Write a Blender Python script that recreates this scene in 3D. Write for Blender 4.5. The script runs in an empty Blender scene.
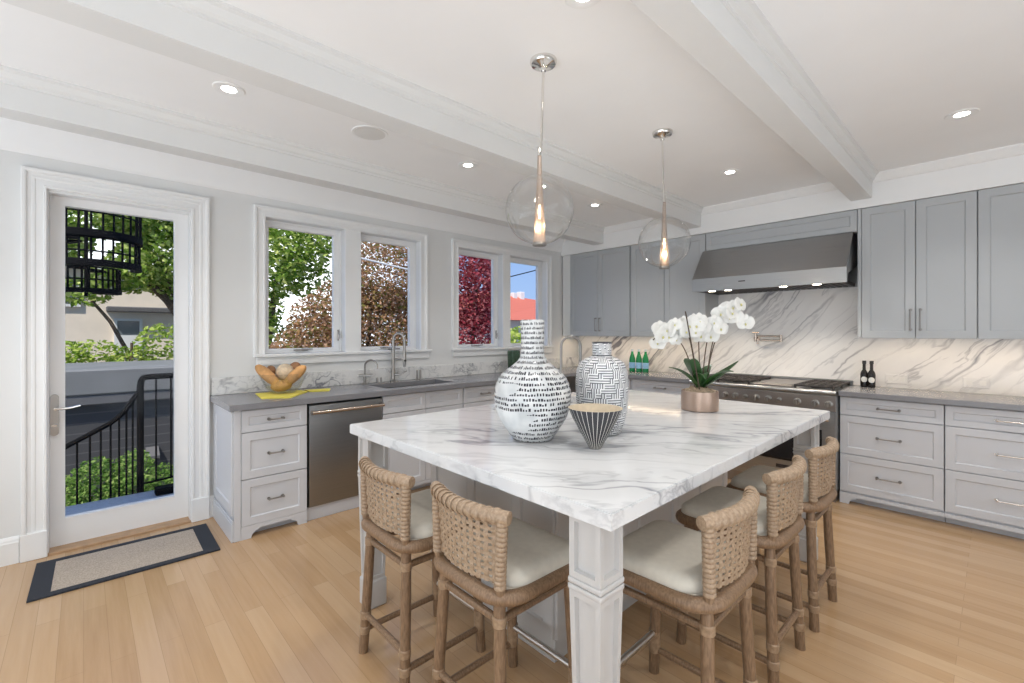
import bpy, bmesh, math, random
from mathutils import Vector, Matrix, noise
from mathutils.geometry import tessellate_polygon
from math import sin, cos, pi, radians, atan2, sqrt
random.seed(7)
scn = bpy.context.scene
COL = scn.collection

# ------------------------------------------------------------------ camera, world, sun, room light, exposure
cam = bpy.data.cameras.new('camera')
cam.sensor_width = 36.0
cam.lens = 36.0 * 455.2 / 1024.0
cam.shift_y = -9.06 / 1024.0
cam.clip_start = 0.05
cam.clip_end = 300
cam_o = bpy.data.objects.new('camera', cam)
COL.objects.link(cam_o)
cam_o.location = (4.06, 0.0, 1.39)
cam_o.rotation_euler = (pi / 2, 0, 0.81584)
scn.camera = cam_o

scn.view_settings.view_transform = 'Standard'
scn.view_settings.look = 'None'
scn.view_settings.exposure = 0.12
scn.view_settings.gamma = 1.0
scn.view_settings.use_curve_mapping = False
scn.cycles.use_denoising = True
scn.cycles.max_bounces = 10
scn.cycles.diffuse_bounces = 5
scn.cycles.transparent_max_bounces = 24
scn.cycles.sample_clamp_indirect = 6.0

world = bpy.data.worlds.new('sky')
scn.world = world
world.use_nodes = True
wn, wl = world.node_tree.nodes, world.node_tree.links
wn.clear()
w_out = wn.new('ShaderNodeOutputWorld'); w_bg = wn.new('ShaderNodeBackground')
w_tc = wn.new('ShaderNodeTexCoord'); w_sep = wn.new('ShaderNodeSeparateXYZ')
w_ramp = wn.new('ShaderNodeValToRGB')
w_ramp.color_ramp.elements[0].position = 0.0
w_ramp.color_ramp.elements[0].color = (0.42, 0.60, 0.92, 1)
w_ramp.color_ramp.elements[1].position = 0.42
w_ramp.color_ramp.elements[1].color = (0.17, 0.34, 0.76, 1)
w_noise = wn.new('ShaderNodeTexNoise'); w_noise.inputs['Scale'].default_value = 3.0
w_noise.inputs['Detail'].default_value = 5.0
w_cl = wn.new('ShaderNodeValToRGB')
w_cl.color_ramp.elements[0].position = 0.62; w_cl.color_ramp.elements[1].position = 1.0
# bright hazy cloud bank towards the garden side (-x), clear blue sky towards the far gable (+y)
w_hz = wn.new('ShaderNodeMapRange')
w_hz.inputs['From Min'].default_value = 0.83; w_hz.inputs['From Max'].default_value = 0.92
w_neg = wn.new('ShaderNodeMath'); w_neg.operation = 'MULTIPLY'; w_neg.inputs[1].default_value = -1.0
w_mx = wn.new('ShaderNodeMath'); w_mx.operation = 'MAXIMUM'
w_mix = wn.new('ShaderNodeMixRGB'); w_mix.inputs['Color2'].default_value = (2.0, 2.06, 2.15, 1)
wl.new(w_tc.outputs['Generated'], w_sep.inputs[0]); wl.new(w_sep.outputs['Z'], w_ramp.inputs['Fac'])
wl.new(w_tc.outputs['Generated'], w_noise.inputs['Vector']); wl.new(w_noise.outputs['Fac'], w_cl.inputs['Fac'])
wl.new(w_sep.outputs['X'], w_neg.inputs[0]); wl.new(w_neg.outputs[0], w_hz.inputs['Value'])
wl.new(w_cl.outputs['Color'], w_mx.inputs[0]); wl.new(w_hz.outputs[0], w_mx.inputs[1])
wl.new(w_mx.outputs[0], w_mix.inputs['Fac']); wl.new(w_ramp.outputs['Color'], w_mix.inputs['Color1'])
wl.new(w_mix.outputs['Color'], w_bg.inputs['Color']); wl.new(w_bg.outputs[0], w_out.inputs[0])
w_bg.inputs['Strength'].default_value = 1.0

sun = bpy.data.lights.new('sun', 'SUN'); sun.energy = 4.6; sun.angle = 0.01; sun.color = (1.0, 0.95, 0.87)
sun_o = bpy.data.objects.new('sun', sun); COL.objects.link(sun_o)
sun_o.rotation_euler = Vector((-0.35, 0.45, -0.82)).to_track_quat('-Z', 'Y').to_euler()

def area(name, loc, aim, sx, sy, watts, color=(1, 1, 1)):
    l = bpy.data.lights.new(name, 'AREA'); l.shape = 'RECTANGLE'; l.size = sx; l.size_y = sy
    l.energy = watts; l.color = color
    o = bpy.data.objects.new(name, l); COL.objects.link(o); o.location = loc
    o.rotation_euler = Vector(aim).to_track_quat('-Z', 'Z').to_euler()
    return o
# added fill lights behind and beside the camera, standing in for daylight
area('rear_daylight_fill', (3.9, -2.85, 1.7), (0, 1, 0.5), 4.6, 1.8, 34, (0.88, 0.94, 1.0))
area('side_daylight_fill', (7.3, 1.2, 1.7), (-1, 0, 0.5), 4.6, 1.8, 10, (0.88, 0.94, 1.0))
# added upward fill lights, out of view, to brighten the ceiling
area('ceiling_fill_rear', (3.6, -2.1, 0.55), (0, 0.45, 1), 6.4, 1.4, 88, (0.80, 0.90, 1.0))
area('ceiling_fill_side', (6.2, 1.6, 0.55), (-.2, 0.1, 1), 1.8, 4.6, 44, (0.80, 0.90, 1.0))

# ------------------------------------------------------------------ materials
class NT:
    def __init__(s, name):
        s.m = bpy.data.materials.new(name); s.m.use_nodes = True
        s.n = s.m.node_tree.nodes; s.l = s.m.node_tree.links
        s.n.clear()
        s.out = s.n.new('ShaderNodeOutputMaterial')
    def new(s, t, **kw):
        n = s.n.new('ShaderNode' + t)
        for k, v in kw.items():
            if k in n.inputs: n.inputs[k].default_value = v
            else: setattr(n, k, v)
        return n
    def con(s, a, b): s.l.new(a, b)
    def math(s, op, a, b=None, c=None):
        n = s.n.new('ShaderNodeMath'); n.operation = op
        for i, x in enumerate((a, b, c)):
            if x is None: continue
            if isinstance(x, (int, float)): n.inputs[i].default_value = x
            else: s.l.new(x, n.inputs[i])
        return n.outputs[0]
    def mix(s, fac, c1, c2, mode='MIX'):
        n = s.n.new('ShaderNodeMixRGB'); n.blend_type = mode
        for i, x in enumerate((fac, c1, c2)):
            if isinstance(x, (int, float)): n.inputs[i].default_value = x
            elif isinstance(x, tuple): n.inputs[i].default_value = x if len(x) == 4 else x + (1,)
            else: s.l.new(x, n.inputs[i])
        return n.outputs[0]
    def ramp(s, fac, stops):
        n = s.n.new('ShaderNodeValToRGB'); e = n.color_ramp.elements
        while len(e) < len(stops): e.new(0.5)
        for el, (p, c) in zip(e, stops):
            el.position = p
            el.color = (c, c, c, 1) if isinstance(c, (int, float)) else c + (1,)
        s.l.new(fac, n.inputs['Fac'])
        return n.outputs['Color']
    def coord(s, kind='Object'):
        return s.new('TexCoord').outputs[kind]
    def bsdf(s, **kw):
        b = s.new('BsdfPrincipled')
        for k, v in kw.items(): b.inputs[k.replace('_', ' ')].default_value = v
        s.con(b.outputs[0], s.out.inputs[0])
        return b
    def bump(s, b, h, strength=0.2, dist=0.002):
        n = s.new('Bump', Strength=strength, Distance=dist)
        s.con(h, n.inputs['Height']); s.con(n.outputs[0], b.inputs['Normal'])

def c4(c): return tuple(c) + (1,)

def paint(name, col, rough=0.5, metal=0.0, var=0.03, scale=3.0, bump=0.0, bscale=300):
    t = NT(name); b = t.bsdf(Roughness=rough, Metallic=metal)
    nz = t.new('TexNoise', Scale=scale, Detail=3.0); t.con(t.coord(), nz.inputs['Vector'])
    lo = tuple(x * (1 - var) for x in col); hi = tuple(min(1, x * (1 + var)) for x in col)
    t.con(t.ramp(nz.outputs['Fac'], [(0.3, lo), (0.7, hi)]), b.inputs['Base Color'])
    if bump:
        n2 = t.new('TexNoise', Scale=bscale, Detail=2.0); t.con(t.coord(), n2.inputs['Vector'])
        t.bump(b, n2.outputs['Fac'], bump, 0.002)
    return t.m

def brushed(name, col, rough=0.3, axis=0):
    t = NT(name); b = t.bsdf(Metallic=1.0, Roughness=rough)
    mp = t.new('Mapping'); sc = [260.0, 260.0, 260.0]; sc[axis] = 3.0
    mp.inputs['Scale'].default_value = sc
    t.con(t.coord(), mp.inputs[0])
    nz = t.new('TexNoise', Scale=1.0, Detail=2.0); t.con(mp.outputs[0], nz.inputs['Vector'])
    t.con(t.ramp(nz.outputs['Fac'], [(0.3, tuple(x * .93 for x in col)), (0.7, col)]), b.inputs['Base Color'])
    t.con(t.math('MULTIPLY_ADD', nz.outputs['Fac'], 0.12, rough - 0.06), b.inputs['Roughness'])
    return t.m

def marble(name, axis, ang, base, vein, across=2.2, along=0.5, rough=0.12, strength=1.0, warp=0.35, fine=1.0, seed=0.0):
    t = NT(name); b = t.bsdf(Roughness=rough)
    vr = t.new('VectorRotate', rotation_type='AXIS_ANGLE', Angle=ang)
    vr.inputs['Axis'].default_value = axis
    t.con(t.coord(), vr.inputs['Vector'])
    wz = t.new('TexNoise', Scale=1.7, Detail=4.0); t.con(vr.outputs[0], wz.inputs['Vector'])
    sub = t.new('VectorMath', operation='SUBTRACT'); t.con(wz.outputs['Color'], sub.inputs[0]); sub.inputs[1].default_value = (.5, .5, .5)
    scl = t.new('VectorMath', operation='SCALE'); t.con(sub.outputs[0], scl.inputs[0]); scl.inputs['Scale'].default_value = warp
    add = t.new('VectorMath', operation='ADD'); t.con(vr.outputs[0], add.inputs[0]); t.con(scl.outputs[0], add.inputs[1])
    def ridge(sa, sx, off, wdt, detail):
        mp = t.new('Mapping'); mp.inputs['Scale'].default_value = (sx, sa, sa); mp.inputs['Location'].default_value = (off, off * .7, off * 1.3)
        t.con(add.outputs[0], mp.inputs[0])
        nz = t.new('TexNoise', Scale=1.0, Detail=detail, Roughness=0.55); t.con(mp.outputs[0], nz.inputs['Vector'])
        d = t.math('ABSOLUTE', t.math('SUBTRACT', nz.outputs['Fac'], 0.5))
        return t.ramp(d, [(0.0, 1.0), (wdt, 0.0)])
    r1 = ridge(across, along, 3.1 + seed, 0.028, 3.0)
    r2 = ridge(across * 2.6, along * 2.0, 7.7 + seed, 0.04, 4.0)
    cl = t.new('TexNoise', Scale=1.3, Detail=3.0)
    mp2 = t.new('Mapping'); mp2.inputs['Scale'].default_value = (along, across * .8, across * .8); mp2.inputs['Location'].default_value = (seed, 0, 0)
    t.con(add.outputs[0], mp2.inputs[0]); t.con(mp2.outputs[0], cl.inputs['Vector'])
    cloud = t.ramp(cl.outputs['Fac'], [(0.44, 0.0), (0.68, 1.0)])
    v1 = t.math('MULTIPLY', t.math('MULTIPLY', r1, t.math('MULTIPLY_ADD', cloud, 0.75, 0.25)), 0.85 * strength)
    v2 = t.math('MULTIPLY', t.math('MULTIPLY', r2, t.math('MULTIPLY_ADD', cloud, 0.8, 0.12)), 0.5 * strength * fine)
    v3 = t.math('MULTIPLY', cloud, 0.13 * strength)
    tot = t.math('MINIMUM', t.math('ADD', t.math('MAXIMUM', v1, v2), v3), 1.0)
    t.con(t.mix(tot, base, vein), b.inputs['Base Color'])
    return t.m

def glass_mat(name, tint=(1, 1, 1), refl=0.08, edge=0.6, rough=0.0, blend=0.25, pw=3.0):
    t = NT(name)
    tr = t.new('BsdfTransparent', Color=c4(tint)); gl = t.new('BsdfGlossy', Roughness=rough)
    lw = t.new('LayerWeight', Blend=blend)
    f = t.math('MULTIPLY_ADD', t.math('POWER', lw.outputs['Facing'], pw), edge, refl)
    mx = t.new('MixShader'); t.con(f, mx.inputs[0]); t.con(tr.outputs[0], mx.inputs[1]); t.con(gl.outputs[0], mx.inputs[2])
    t.con(mx.outputs[0], t.out.inputs[0])
    return t.m

def emit(name, col, s):
    t = NT(name); e = t.new('Emission', Color=c4(col), Strength=s); t.con(e.outputs[0], t.out.inputs[0]); return t.m

def foliage(name, c1, c2, c3, trans=0.35):
    t = NT(name)
    g = t.new('NewGeometry')
    col = t.ramp(g.outputs['Random Per Island'], [(0.0, c1), (0.5, c2), (1.0, c3)])
    d = t.new('BsdfDiffuse'); tl = t.new('BsdfTranslucent'); mx = t.new('MixShader', Fac=trans)
    t.con(col, d.inputs['Color']); t.con(col, tl.inputs['Color'])
    t.con(d.outputs[0], mx.inputs[1]); t.con(tl.outputs[0], mx.inputs[2]); t.con(mx.outputs[0], t.out.inputs[0])
    return t.m

def floor_mat():
    t = NT('oak_floor'); b = t.bsdf(Roughness=0.3)
    co = t.coord()
    br = t.new('TexBrick', Scale=1.0)
    br.offset = 0.37; br.offset_frequency = 2
    for k, v in (('Mortar Size', 0.0012), ('Mortar Smooth', 0.4), ('Bias', 0.0), ('Brick Width', 1.5), ('Row Height', 0.083)): br.inputs[k].default_value = v
    br.inputs['Color1'].default_value = (0, 0, 0, 1); br.inputs['Color2'].default_value = (1, 1, 1, 1); br.inputs['Mortar'].default_value = (0.5, 0.5, 0.5, 1)
    t.con(co, br.inputs['Vector'])
    mp = t.new('Mapping'); mp.inputs['Scale'].default_value = (2.2, 42.0, 1.0); t.con(co, mp.inputs[0])
    gr = t.new('TexNoise', Scale=1.0, Detail=5.0, Roughness=0.6); t.con(mp.outputs[0], gr.inputs['Vector'])
    bigm = t.new('Mapping'); bigm.inputs['Scale'].default_value = (0.6, 12.0, 1.0); t.con(co, bigm.inputs[0])
    big = t.new('TexNoise', Scale=1.0, Detail=1.0); t.con(bigm.outputs[0], big.inputs['Vector'])
    v = t.math('ADD', t.math('MULTIPLY_ADD', br.outputs['Color'], 0.30, 0.11), t.math('ADD', t.math('MULTIPLY', gr.outputs['Fac'], 0.35), t.math('MULTIPLY', big.outputs['Fac'], 0.25)))
    col = t.ramp(v, [(0.15, FLOOR[0]), (0.5, FLOOR[1]), (0.95, FLOOR[2])])
    col = t.mix(t.math('MULTIPLY', br.outputs['Fac'], 0.45), col, (0.22, 0.12, 0.06))
    t.con(col, b.inputs['Base Color'])
    t.con(t.math('MULTIPLY_ADD', gr.outputs['Fac'], 0.10, 0.15), b.inputs['Roughness'])
    return t.m
FLOOR = ((0.34, 0.195, 0.09), (0.49, 0.315, 0.17), (0.60, 0.425, 0.265))

def cyl_uv(t):
    sp = t.new('SeparateXYZ'); t.con(t.coord(), sp.inputs[0])
    return t.math('ARCTAN2', sp.outputs['Y'], sp.outputs['X']), sp.outputs['Z'], sp
def rnd(t, a, b, seed=0.0):
    cb = t.new('CombineXYZ'); t.con(a, cb.inputs[0]); t.con(b, cb.inputs[1]); cb.inputs[2].default_value = seed
    w = t.new('TexWhiteNoise', noise_dimensions='3D'); t.con(cb.outputs[0], w.inputs['Vector'])
    return w.outputs['Value']

def flask_mat():
    t = NT('dash_painted_ceramic'); b = t.bsdf(Roughness=0.22)
    a, z, sp = cyl_uv(t)
    wob = t.new('TexNoise', Scale=9.0, Detail=2.0); t.con(t.coord(), wob.inputs['Vector'])
    z2 = t.math('ADD', z, t.math('MULTIPLY', wob.outputs['Fac'], 0.016))
    zz = t.math('MULTIPLY', z2, 47.0)
    row = t.math('FLOOR', zz); fz = t.math('FRACT', zz)
    ncol = t.math('MULTIPLY', a, 14.0)
    nu = t.math('ADD', ncol, t.math('MULTIPLY', row, 0.37))
    cu = t.math('FLOOR', nu); fu = t.math('FRACT', nu)
    r = rnd(t, cu, row); r2 = rnd(t, cu, row, 4.0)
    wide = t.math('MULTIPLY_ADD', r2, 0.35, 0.5)
    inu = t.math('LESS_THAN', fu, wide)
    inz = t.math('MULTIPLY', t.math('GREATER_THAN', fz, 0.3), t.math('LESS_THAN', fz, t.math('MULTIPLY_ADD', r, 0.35, 0.6)))
    patch = t.new('TexNoise', Scale=4.5, Detail=1.0); 
    mp = t.new('Mapping'); mp.inputs['Scale'].default_value = (0.7, 0.7, 2.6); t.con(t.coord(), mp.inputs[0]); t.con(mp.outputs[0], patch.inputs['Vector'])
    on = t.math('GREATER_THAN', patch.outputs['Fac'], 0.43)
    keep = t.math('GREATER_THAN', r, 0.08)
    m = t.math('MULTIPLY', t.math('MULTIPLY', inu, inz), t.math('MULTIPLY', on, keep))
    n3 = t.new('TexNoise', Scale=12.0); t.con(t.coord(), n3.inputs['Vector'])
    base = t.ramp(n3.outputs['Fac'], [(0.35, (0.55, 0.57, 0.58)), (0.65, (0.74, 0.75, 0.75))])
    t.con(t.mix(m, base, (0.02, 0.02, 0.03)), b.inputs['Base Color'])
    return t.m

def maze_mat():
    t = NT('hatched_ceramic'); b = t.bsdf(Roughness=0.35)
    a, z, sp = cyl_uv(t)
    u = t.math('MULTIPLY', a, 5.4); v = t.math('MULTIPLY', z, 45.0)
    u = t.math('ADD', u, t.math('MULTIPLY', t.math('FLOOR', t.math('MULTIPLY', v, 0.5)), 0.31))
    cu = t.math('FLOOR', u); cv = t.math('FLOOR', v)
    r = rnd(t, cu, cv)
    fu = t.math('FRACT', t.math('MULTIPLY', u, 2.0)); fv = t.math('FRACT', t.math('MULTIPLY', v, 2.0))
    su = t.math('LESS_THAN', fu, 0.40); sv = t.math('LESS_THAN', fv, 0.40)
    pick = t.math('GREATER_THAN', r, 0.5)
    m = t.math('ADD', t.math('MULTIPLY', pick, su), t.math('MULTIPLY', t.math('SUBTRACT', 1.0, pick), sv))
    n3 = t.new('TexNoise', Scale=30.0); t.con(t.coord(), n3.inputs['Vector'])
    base = t.ramp(n3.outputs['Fac'], [(0.35, (0.66, 0.68, 0.70)), (0.65, (0.80, 0.80, 0.80))])
    t.con(t.mix(t.math('MULTIPLY', m, 0.92), base, (0.05, 0.055, 0.075)), b.inputs['Base Color'])
    return t.m

def stripe_mat():
    t = NT('striped_ceramic'); b = t.bsdf(Roughness=0.5)
    a, z, sp = cyl_uv(t)
    fu = t.math('FRACT', t.math('MULTIPLY', a, 30 / (2 * pi)))
    rr = t.math('SQRT', t.math('ADD', t.math('POWER', sp.outputs['X'], 2.0), t.math('POWER', sp.outputs['Y'], 2.0)))
    wd = t.math('DIVIDE', 0.0021, t.math('MAXIMUM', t.math('MULTIPLY', rr, 0.2094), 0.0045))
    m = t.math('LESS_THAN', fu, wd)
    t.con(t.mix(m, (0.035, 0.035, 0.042), (0.78, 0.76, 0.70)), b.inputs['Base Color'])
    return t.m

def rattan(name, c1, c2, scale=60, stretch=(1, 1, 8)):
    t = NT(name); b = t.bsdf(Roughness=0.45)
    mp = t.new('Mapping'); mp.inputs['Scale'].default_value = stretch; t.con(t.coord(), mp.inputs[0])
    nz = t.new('TexNoise', Scale=scale, Detail=4.0); t.con(mp.outputs[0], nz.inputs['Vector'])
    t.con(t.ramp(nz.outputs['Fac'], [(0.3, c1), (0.7, c2)]), b.inputs['Base Color'])
    t.bump(b, nz.outputs['Fac'], 0.15, 0.001)
    return t.m

def mesh_sheet():
    t = NT('perforated_bronze_mesh')
    a, z, sp = cyl_uv(t)
    fa = t.math('FRACT', t.math('MULTIPLY', a, 22 / (2 * pi))); fz = t.math('FRACT', t.math('MULTIPLY', z, 190.0))
    hole = t.math('MULTIPLY', t.math('GREATER_THAN', fa, 0.5), t.math('GREATER_THAN', fz, 0.45))
    b = t.new('BsdfPrincipled', Metallic=0.7, Roughness=0.4); b.inputs['Base Color'].default_value = (0.45, 0.36, 0.30, 1)
    tr = t.new('BsdfTransparent'); mx = t.new('MixShader')
    t.con(hole, mx.inputs[0]); t.con(b.outputs[0], mx.inputs[1]); t.con(tr.outputs[0], mx.inputs[2]); t.con(mx.outputs[0], t.out.inputs[0])
    return t.m

def siding_mat(name, col, line, pitch):
    t = NT(name); b = t.bsdf(Roughness=0.6)
    sp = t.new('SeparateXYZ'); t.con(t.coord(), sp.inputs[0])
    f = t.math('FRACT', t.math('MULTIPLY', sp.outputs['Z'], 1.0 / pitch))
    t.con(t.mix(t.math('LESS_THAN', f, 0.12), col, line), b.inputs['Base Color'])
    return t.m

M = {}
M['wall'] = paint('wall_paint', (0.76, 0.765, 0.76), 0.6, var=0.01)
M['ceil'] = paint('ceiling_paint', (0.89, 0.895, 0.90), 0.65, var=0.01)
M['trim'] = paint('trim_paint', (0.85, 0.855, 0.855), 0.35, var=0.01)
M['beam'] = paint('beam_shade_paint', (0.74, 0.745, 0.74), 0.45, var=0.01)  # darker than the trim: shade of the beam sides put into the colour
M['sash'] = paint('sash_paint', (0.84, 0.84, 0.84), 0.3, var=0.01)
M['cab'] = paint('pale_grey_cabinet_paint', (0.62, 0.635, 0.67), 0.35, var=0.015)
M['island'] = paint('island_cabinet_paint', (0.54, 0.53, 0.52), 0.35, var=0.015)
M['upper'] = paint('grey_cabinet_paint', (0.435, 0.455, 0.472), 0.38, var=0.015)
M['floor'] = floor_mat()
M['quartz'] = paint('grey_quartz', (0.235, 0.235, 0.25), 0.22, var=0.08, scale=160)
M['marble_top'] = marble('island_marble', (0, 0, 1), radians(-40), (0.74, 0.745, 0.75), (0.19, 0.20, 0.23), across=3.4, along=0.55, rough=0.09, strength=1.1)
M['marble_wall'] = marble('backsplash_marble', (0, 1, 0), radians(44), (0.85, 0.84, 0.83), (0.20, 0.20, 0.23), across=3.3, along=0.38, warp=0.24, rough=0.2, strength=1.35, seed=2.3)
M['marble_side'] = marble('upstand_marble', (1, 0, 0), radians(-30), (0.80, 0.80, 0.79), (0.25, 0.26, 0.29), across=5.0, along=1.8, rough=0.2, strength=1.15, seed=5.0)
M['steel_x'] = brushed('brushed_steel', (0.39, 0.395, 0.40), 0.3, 0)
M['steel_y'] = brushed('brushed_steel_dishwasher', (0.30, 0.305, 0.31), 0.36, 1)
M['steel_dark'] = brushed('dark_range_steel', (0.36, 0.33, 0.31), 0.35, 0)
M['chrome'] = paint('polished_nickel', (0.78, 0.76, 0.73), 0.12, 1.0, var=0.01)
M['nickel'] = paint('satin_nickel', (0.37, 0.355, 0.34), 0.28, 1.0, var=0.02)
M['pewter'] = paint('pewter', (0.33, 0.32, 0.31), 0.32, 1.0, var=0.03)
M['warm_nickel'] = paint('warm_nickel', (0.58, 0.49, 0.42), 0.22, 1.0, var=0.03)
M['sink'] = paint('sink_steel', (0.40, 0.40, 0.41), 0.3, 1.0, var=0.03)
M['black'] = paint('black_gap', (0.015, 0.015, 0.016), 0.5)
M['iron'] = paint('black_cast_iron', (0.035, 0.028, 0.026), 0.5, var=0.2, scale=60)
M['rail'] = paint('black_railing_paint', (0.008, 0.008, 0.009), 0.85)
M['rail'].node_tree.nodes['Principled BSDF'].inputs['Specular IOR Level'].default_value = 0.1
M['oven_glass'] = paint('black_oven_glass', (0.01, 0.01, 0.012), 0.06)
M['pane'] = glass_mat('window_glass', (0.98, 0.985, 0.985), 0.004, 0.05)
M['globe'] = glass_mat('clear_globe_glass', (0.975, 0.98, 0.98), 0.03, 0.95, blend=0.5, pw=2.2)
M['bowl_glass'] = glass_mat('clear_bowl_glass', (0.93, 0.93, 0.92), 0.06, 0.5)
M['led'] = emit('downlight_lens', (1.0, 0.96, 0.9), 14.0)
M['hood_led'] = emit('hood_lamp_lens', (1.0, 0.88, 0.68), 14.0)
M['led_strip'] = emit('undercabinet_led', (1.0, 0.76, 0.50), 20.0)
M['bulb'] = emit('warm_filament', (1.0, 0.76, 0.48), 12.0)
M['mesh'] = mesh_sheet()
M['rattan'] = rattan('rattan_pole', (0.155, 0.092, 0.050), (0.28, 0.178, 0.105), 30, (6, 6, 1))
M['weave'] = rattan('woven_rattan', (0.27, 0.185, 0.118), (0.43, 0.315, 0.215), 40, (3, 3, 3))
M['bind'] = rattan('leather_binding', (0.24, 0.155, 0.09), (0.40, 0.28, 0.18), 60, (1, 1, 1))
M['cushion'] = paint('cream_linen', (0.64, 0.60, 0.52), 0.85, var=0.04, scale=40, bump=0.3, bscale=500)
M['piping'] = paint('cream_piping', (0.72, 0.68, 0.6), 0.8)
M['footmetal'] = paint('footrest_metal', (0.62, 0.6, 0.58), 0.3, 1.0)
M['flask'] = flask_mat(); M['maze'] = maze_mat(); M['stripe'] = stripe_mat()
M['tan'] = paint('tan_glaze', (0.60, 0.51, 0.38), 0.6, var=0.06, scale=60)
M['darkrim'] = paint('dark_vase_rim', (0.04, 0.045, 0.06), 0.4)
M['copper'] = brushed('hammered_copper', (0.56, 0.42, 0.34), 0.36, 0)
M['moss'] = paint('dry_moss', (0.34, 0.26, 0.18), 0.9, var=0.35, scale=60, bump=1.0, bscale=90)
M['leaf'] = paint('orchid_leaf', (0.028, 0.085, 0.022), 0.3, var=0.35, scale=12)
M['stem'] = paint('orchid_stem', (0.085, 0.06, 0.04), 0.6, var=0.2)
M['petal'] = paint('orchid_petal', (0.82, 0.82, 0.79), 0.6, var=0.03, scale=20)
M['lip'] = paint('orchid_lip', (0.66, 0.62, 0.28), 0.5)
M['bread'] = paint('crusty_bread', (0.62, 0.33, 0.125), 0.65, var=0.3, scale=14, bump=0.4, bscale=120)
M['bread2'] = paint('floured_bread', (0.66, 0.52, 0.36), 0.8, var=0.25, scale=30, bump=0.6, bscale=70)
M['bread3'] = paint('brown_bread', (0.30, 0.15, 0.07), 0.75, var=0.3, scale=25, bump=0.5, bscale=80)
M['yellow'] = paint('yellow_napkin', (0.78, 0.68, 0.12), 0.85, var=0.05, scale=30)
M['green_vase'] = paint('green_glass_vase', (0.05, 0.10, 0.06), 0.12, var=0.3, scale=25)
M['green_bottle'] = paint('green_bottle_glass', (0.01, 0.22, 0.07), 0.08, var=0.1)
M['blue_label'] = paint('pale_blue_label', (0.30, 0.55, 0.78), 0.6, var=0.15, scale=80)
M['cap'] = paint('silver_blue_cap', (0.5, 0.6, 0.66), 0.4)
M['dark_bottle'] = paint('dark_bottle_glass', (0.012, 0.010, 0.009), 0.08)
M['white_label'] = paint('white_label', (0.75, 0.75, 0.72), 0.6)
M['rug_dark'] = paint('charcoal_rug_border', (0.028, 0.032, 0.042), 0.95, var=0.2, scale=200)
M['rug'] = paint('oatmeal_rug_weave', (0.44, 0.37, 0.30), 0.95, var=0.25, scale=160, bump=0.6, bscale=400)
M['oak_sill'] = paint('oak_threshold', (0.42, 0.26, 0.14), 0.4, var=0.15, scale=20)
M['speaker'] = paint('speaker_grille', (0.70, 0.70, 0.69), 0.7, bump=0.5, bscale=600)
M['plate'] = paint('outlet_plate', (0.78, 0.77, 0.75), 0.4)
# outside
M['siding'] = siding_mat('grey_siding', (0.070, 0.068, 0.070), (0.115, 0.112, 0.11), 0.135)
M['parapet'] = paint('parapet_membrane', (0.20, 0.20, 0.195), 0.7, var=0.1, scale=2)
M['fascia'] = paint('dark_fascia', (0.13, 0.125, 0.125), 0.6)
M['grate'] = paint('galvanised_grating', (0.50, 0.52, 0.55), 0.5, var=0.1, scale=40)
M['beige'] = paint('beige_stucco', (0.86, 0.74, 0.60), 0.9, var=0.05)
M['extwhite'] = paint('exterior_white', (0.80, 0.78, 0.74), 0.6)
M['extglass'] = paint('dim_window_glass', (0.16, 0.18, 0.19), 0.1)
M['roof'] = siding_mat('red_tile_roof', (0.62, 0.16, 0.09), (0.44, 0.11, 0.07), 0.09)
M['ground'] = paint('soil', (0.12, 0.10, 0.07), 0.95, var=0.3)
M['bark'] = paint('bark', (0.13, 0.085, 0.055), 0.9, var=0.35, scale=20)
M['fol_green'] = foliage('green_leaves', (0.09, 0.18, 0.025), (0.30, 0.44, 0.07), (0.70, 0.74, 0.26))
M['fol_lime'] = foliage('lime_leaves', (0.20, 0.34, 0.04), (0.42, 0.55, 0.10), (0.62, 0.66, 0.20))
M['fol_hedge'] = foliage('hedge_leaves', (0.07, 0.15, 0.03), (0.19, 0.33, 0.07), (0.40, 0.50, 0.16))
M['fol_brown'] = foliage('bronze_maple_leaves', (0.21, 0.23, 0.06), (0.44, 0.24, 0.12), (0.70, 0.46, 0.32), 0.4)
M['fol_red'] = foliage('red_maple_leaves', (0.16, 0.03, 0.03), (0.42, 0.06, 0.085), (0.62, 0.26, 0.26), 0.4)

# ------------------------------------------------------------------ mesh helpers
def I(x, y, z): return (x, y, z)

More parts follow.
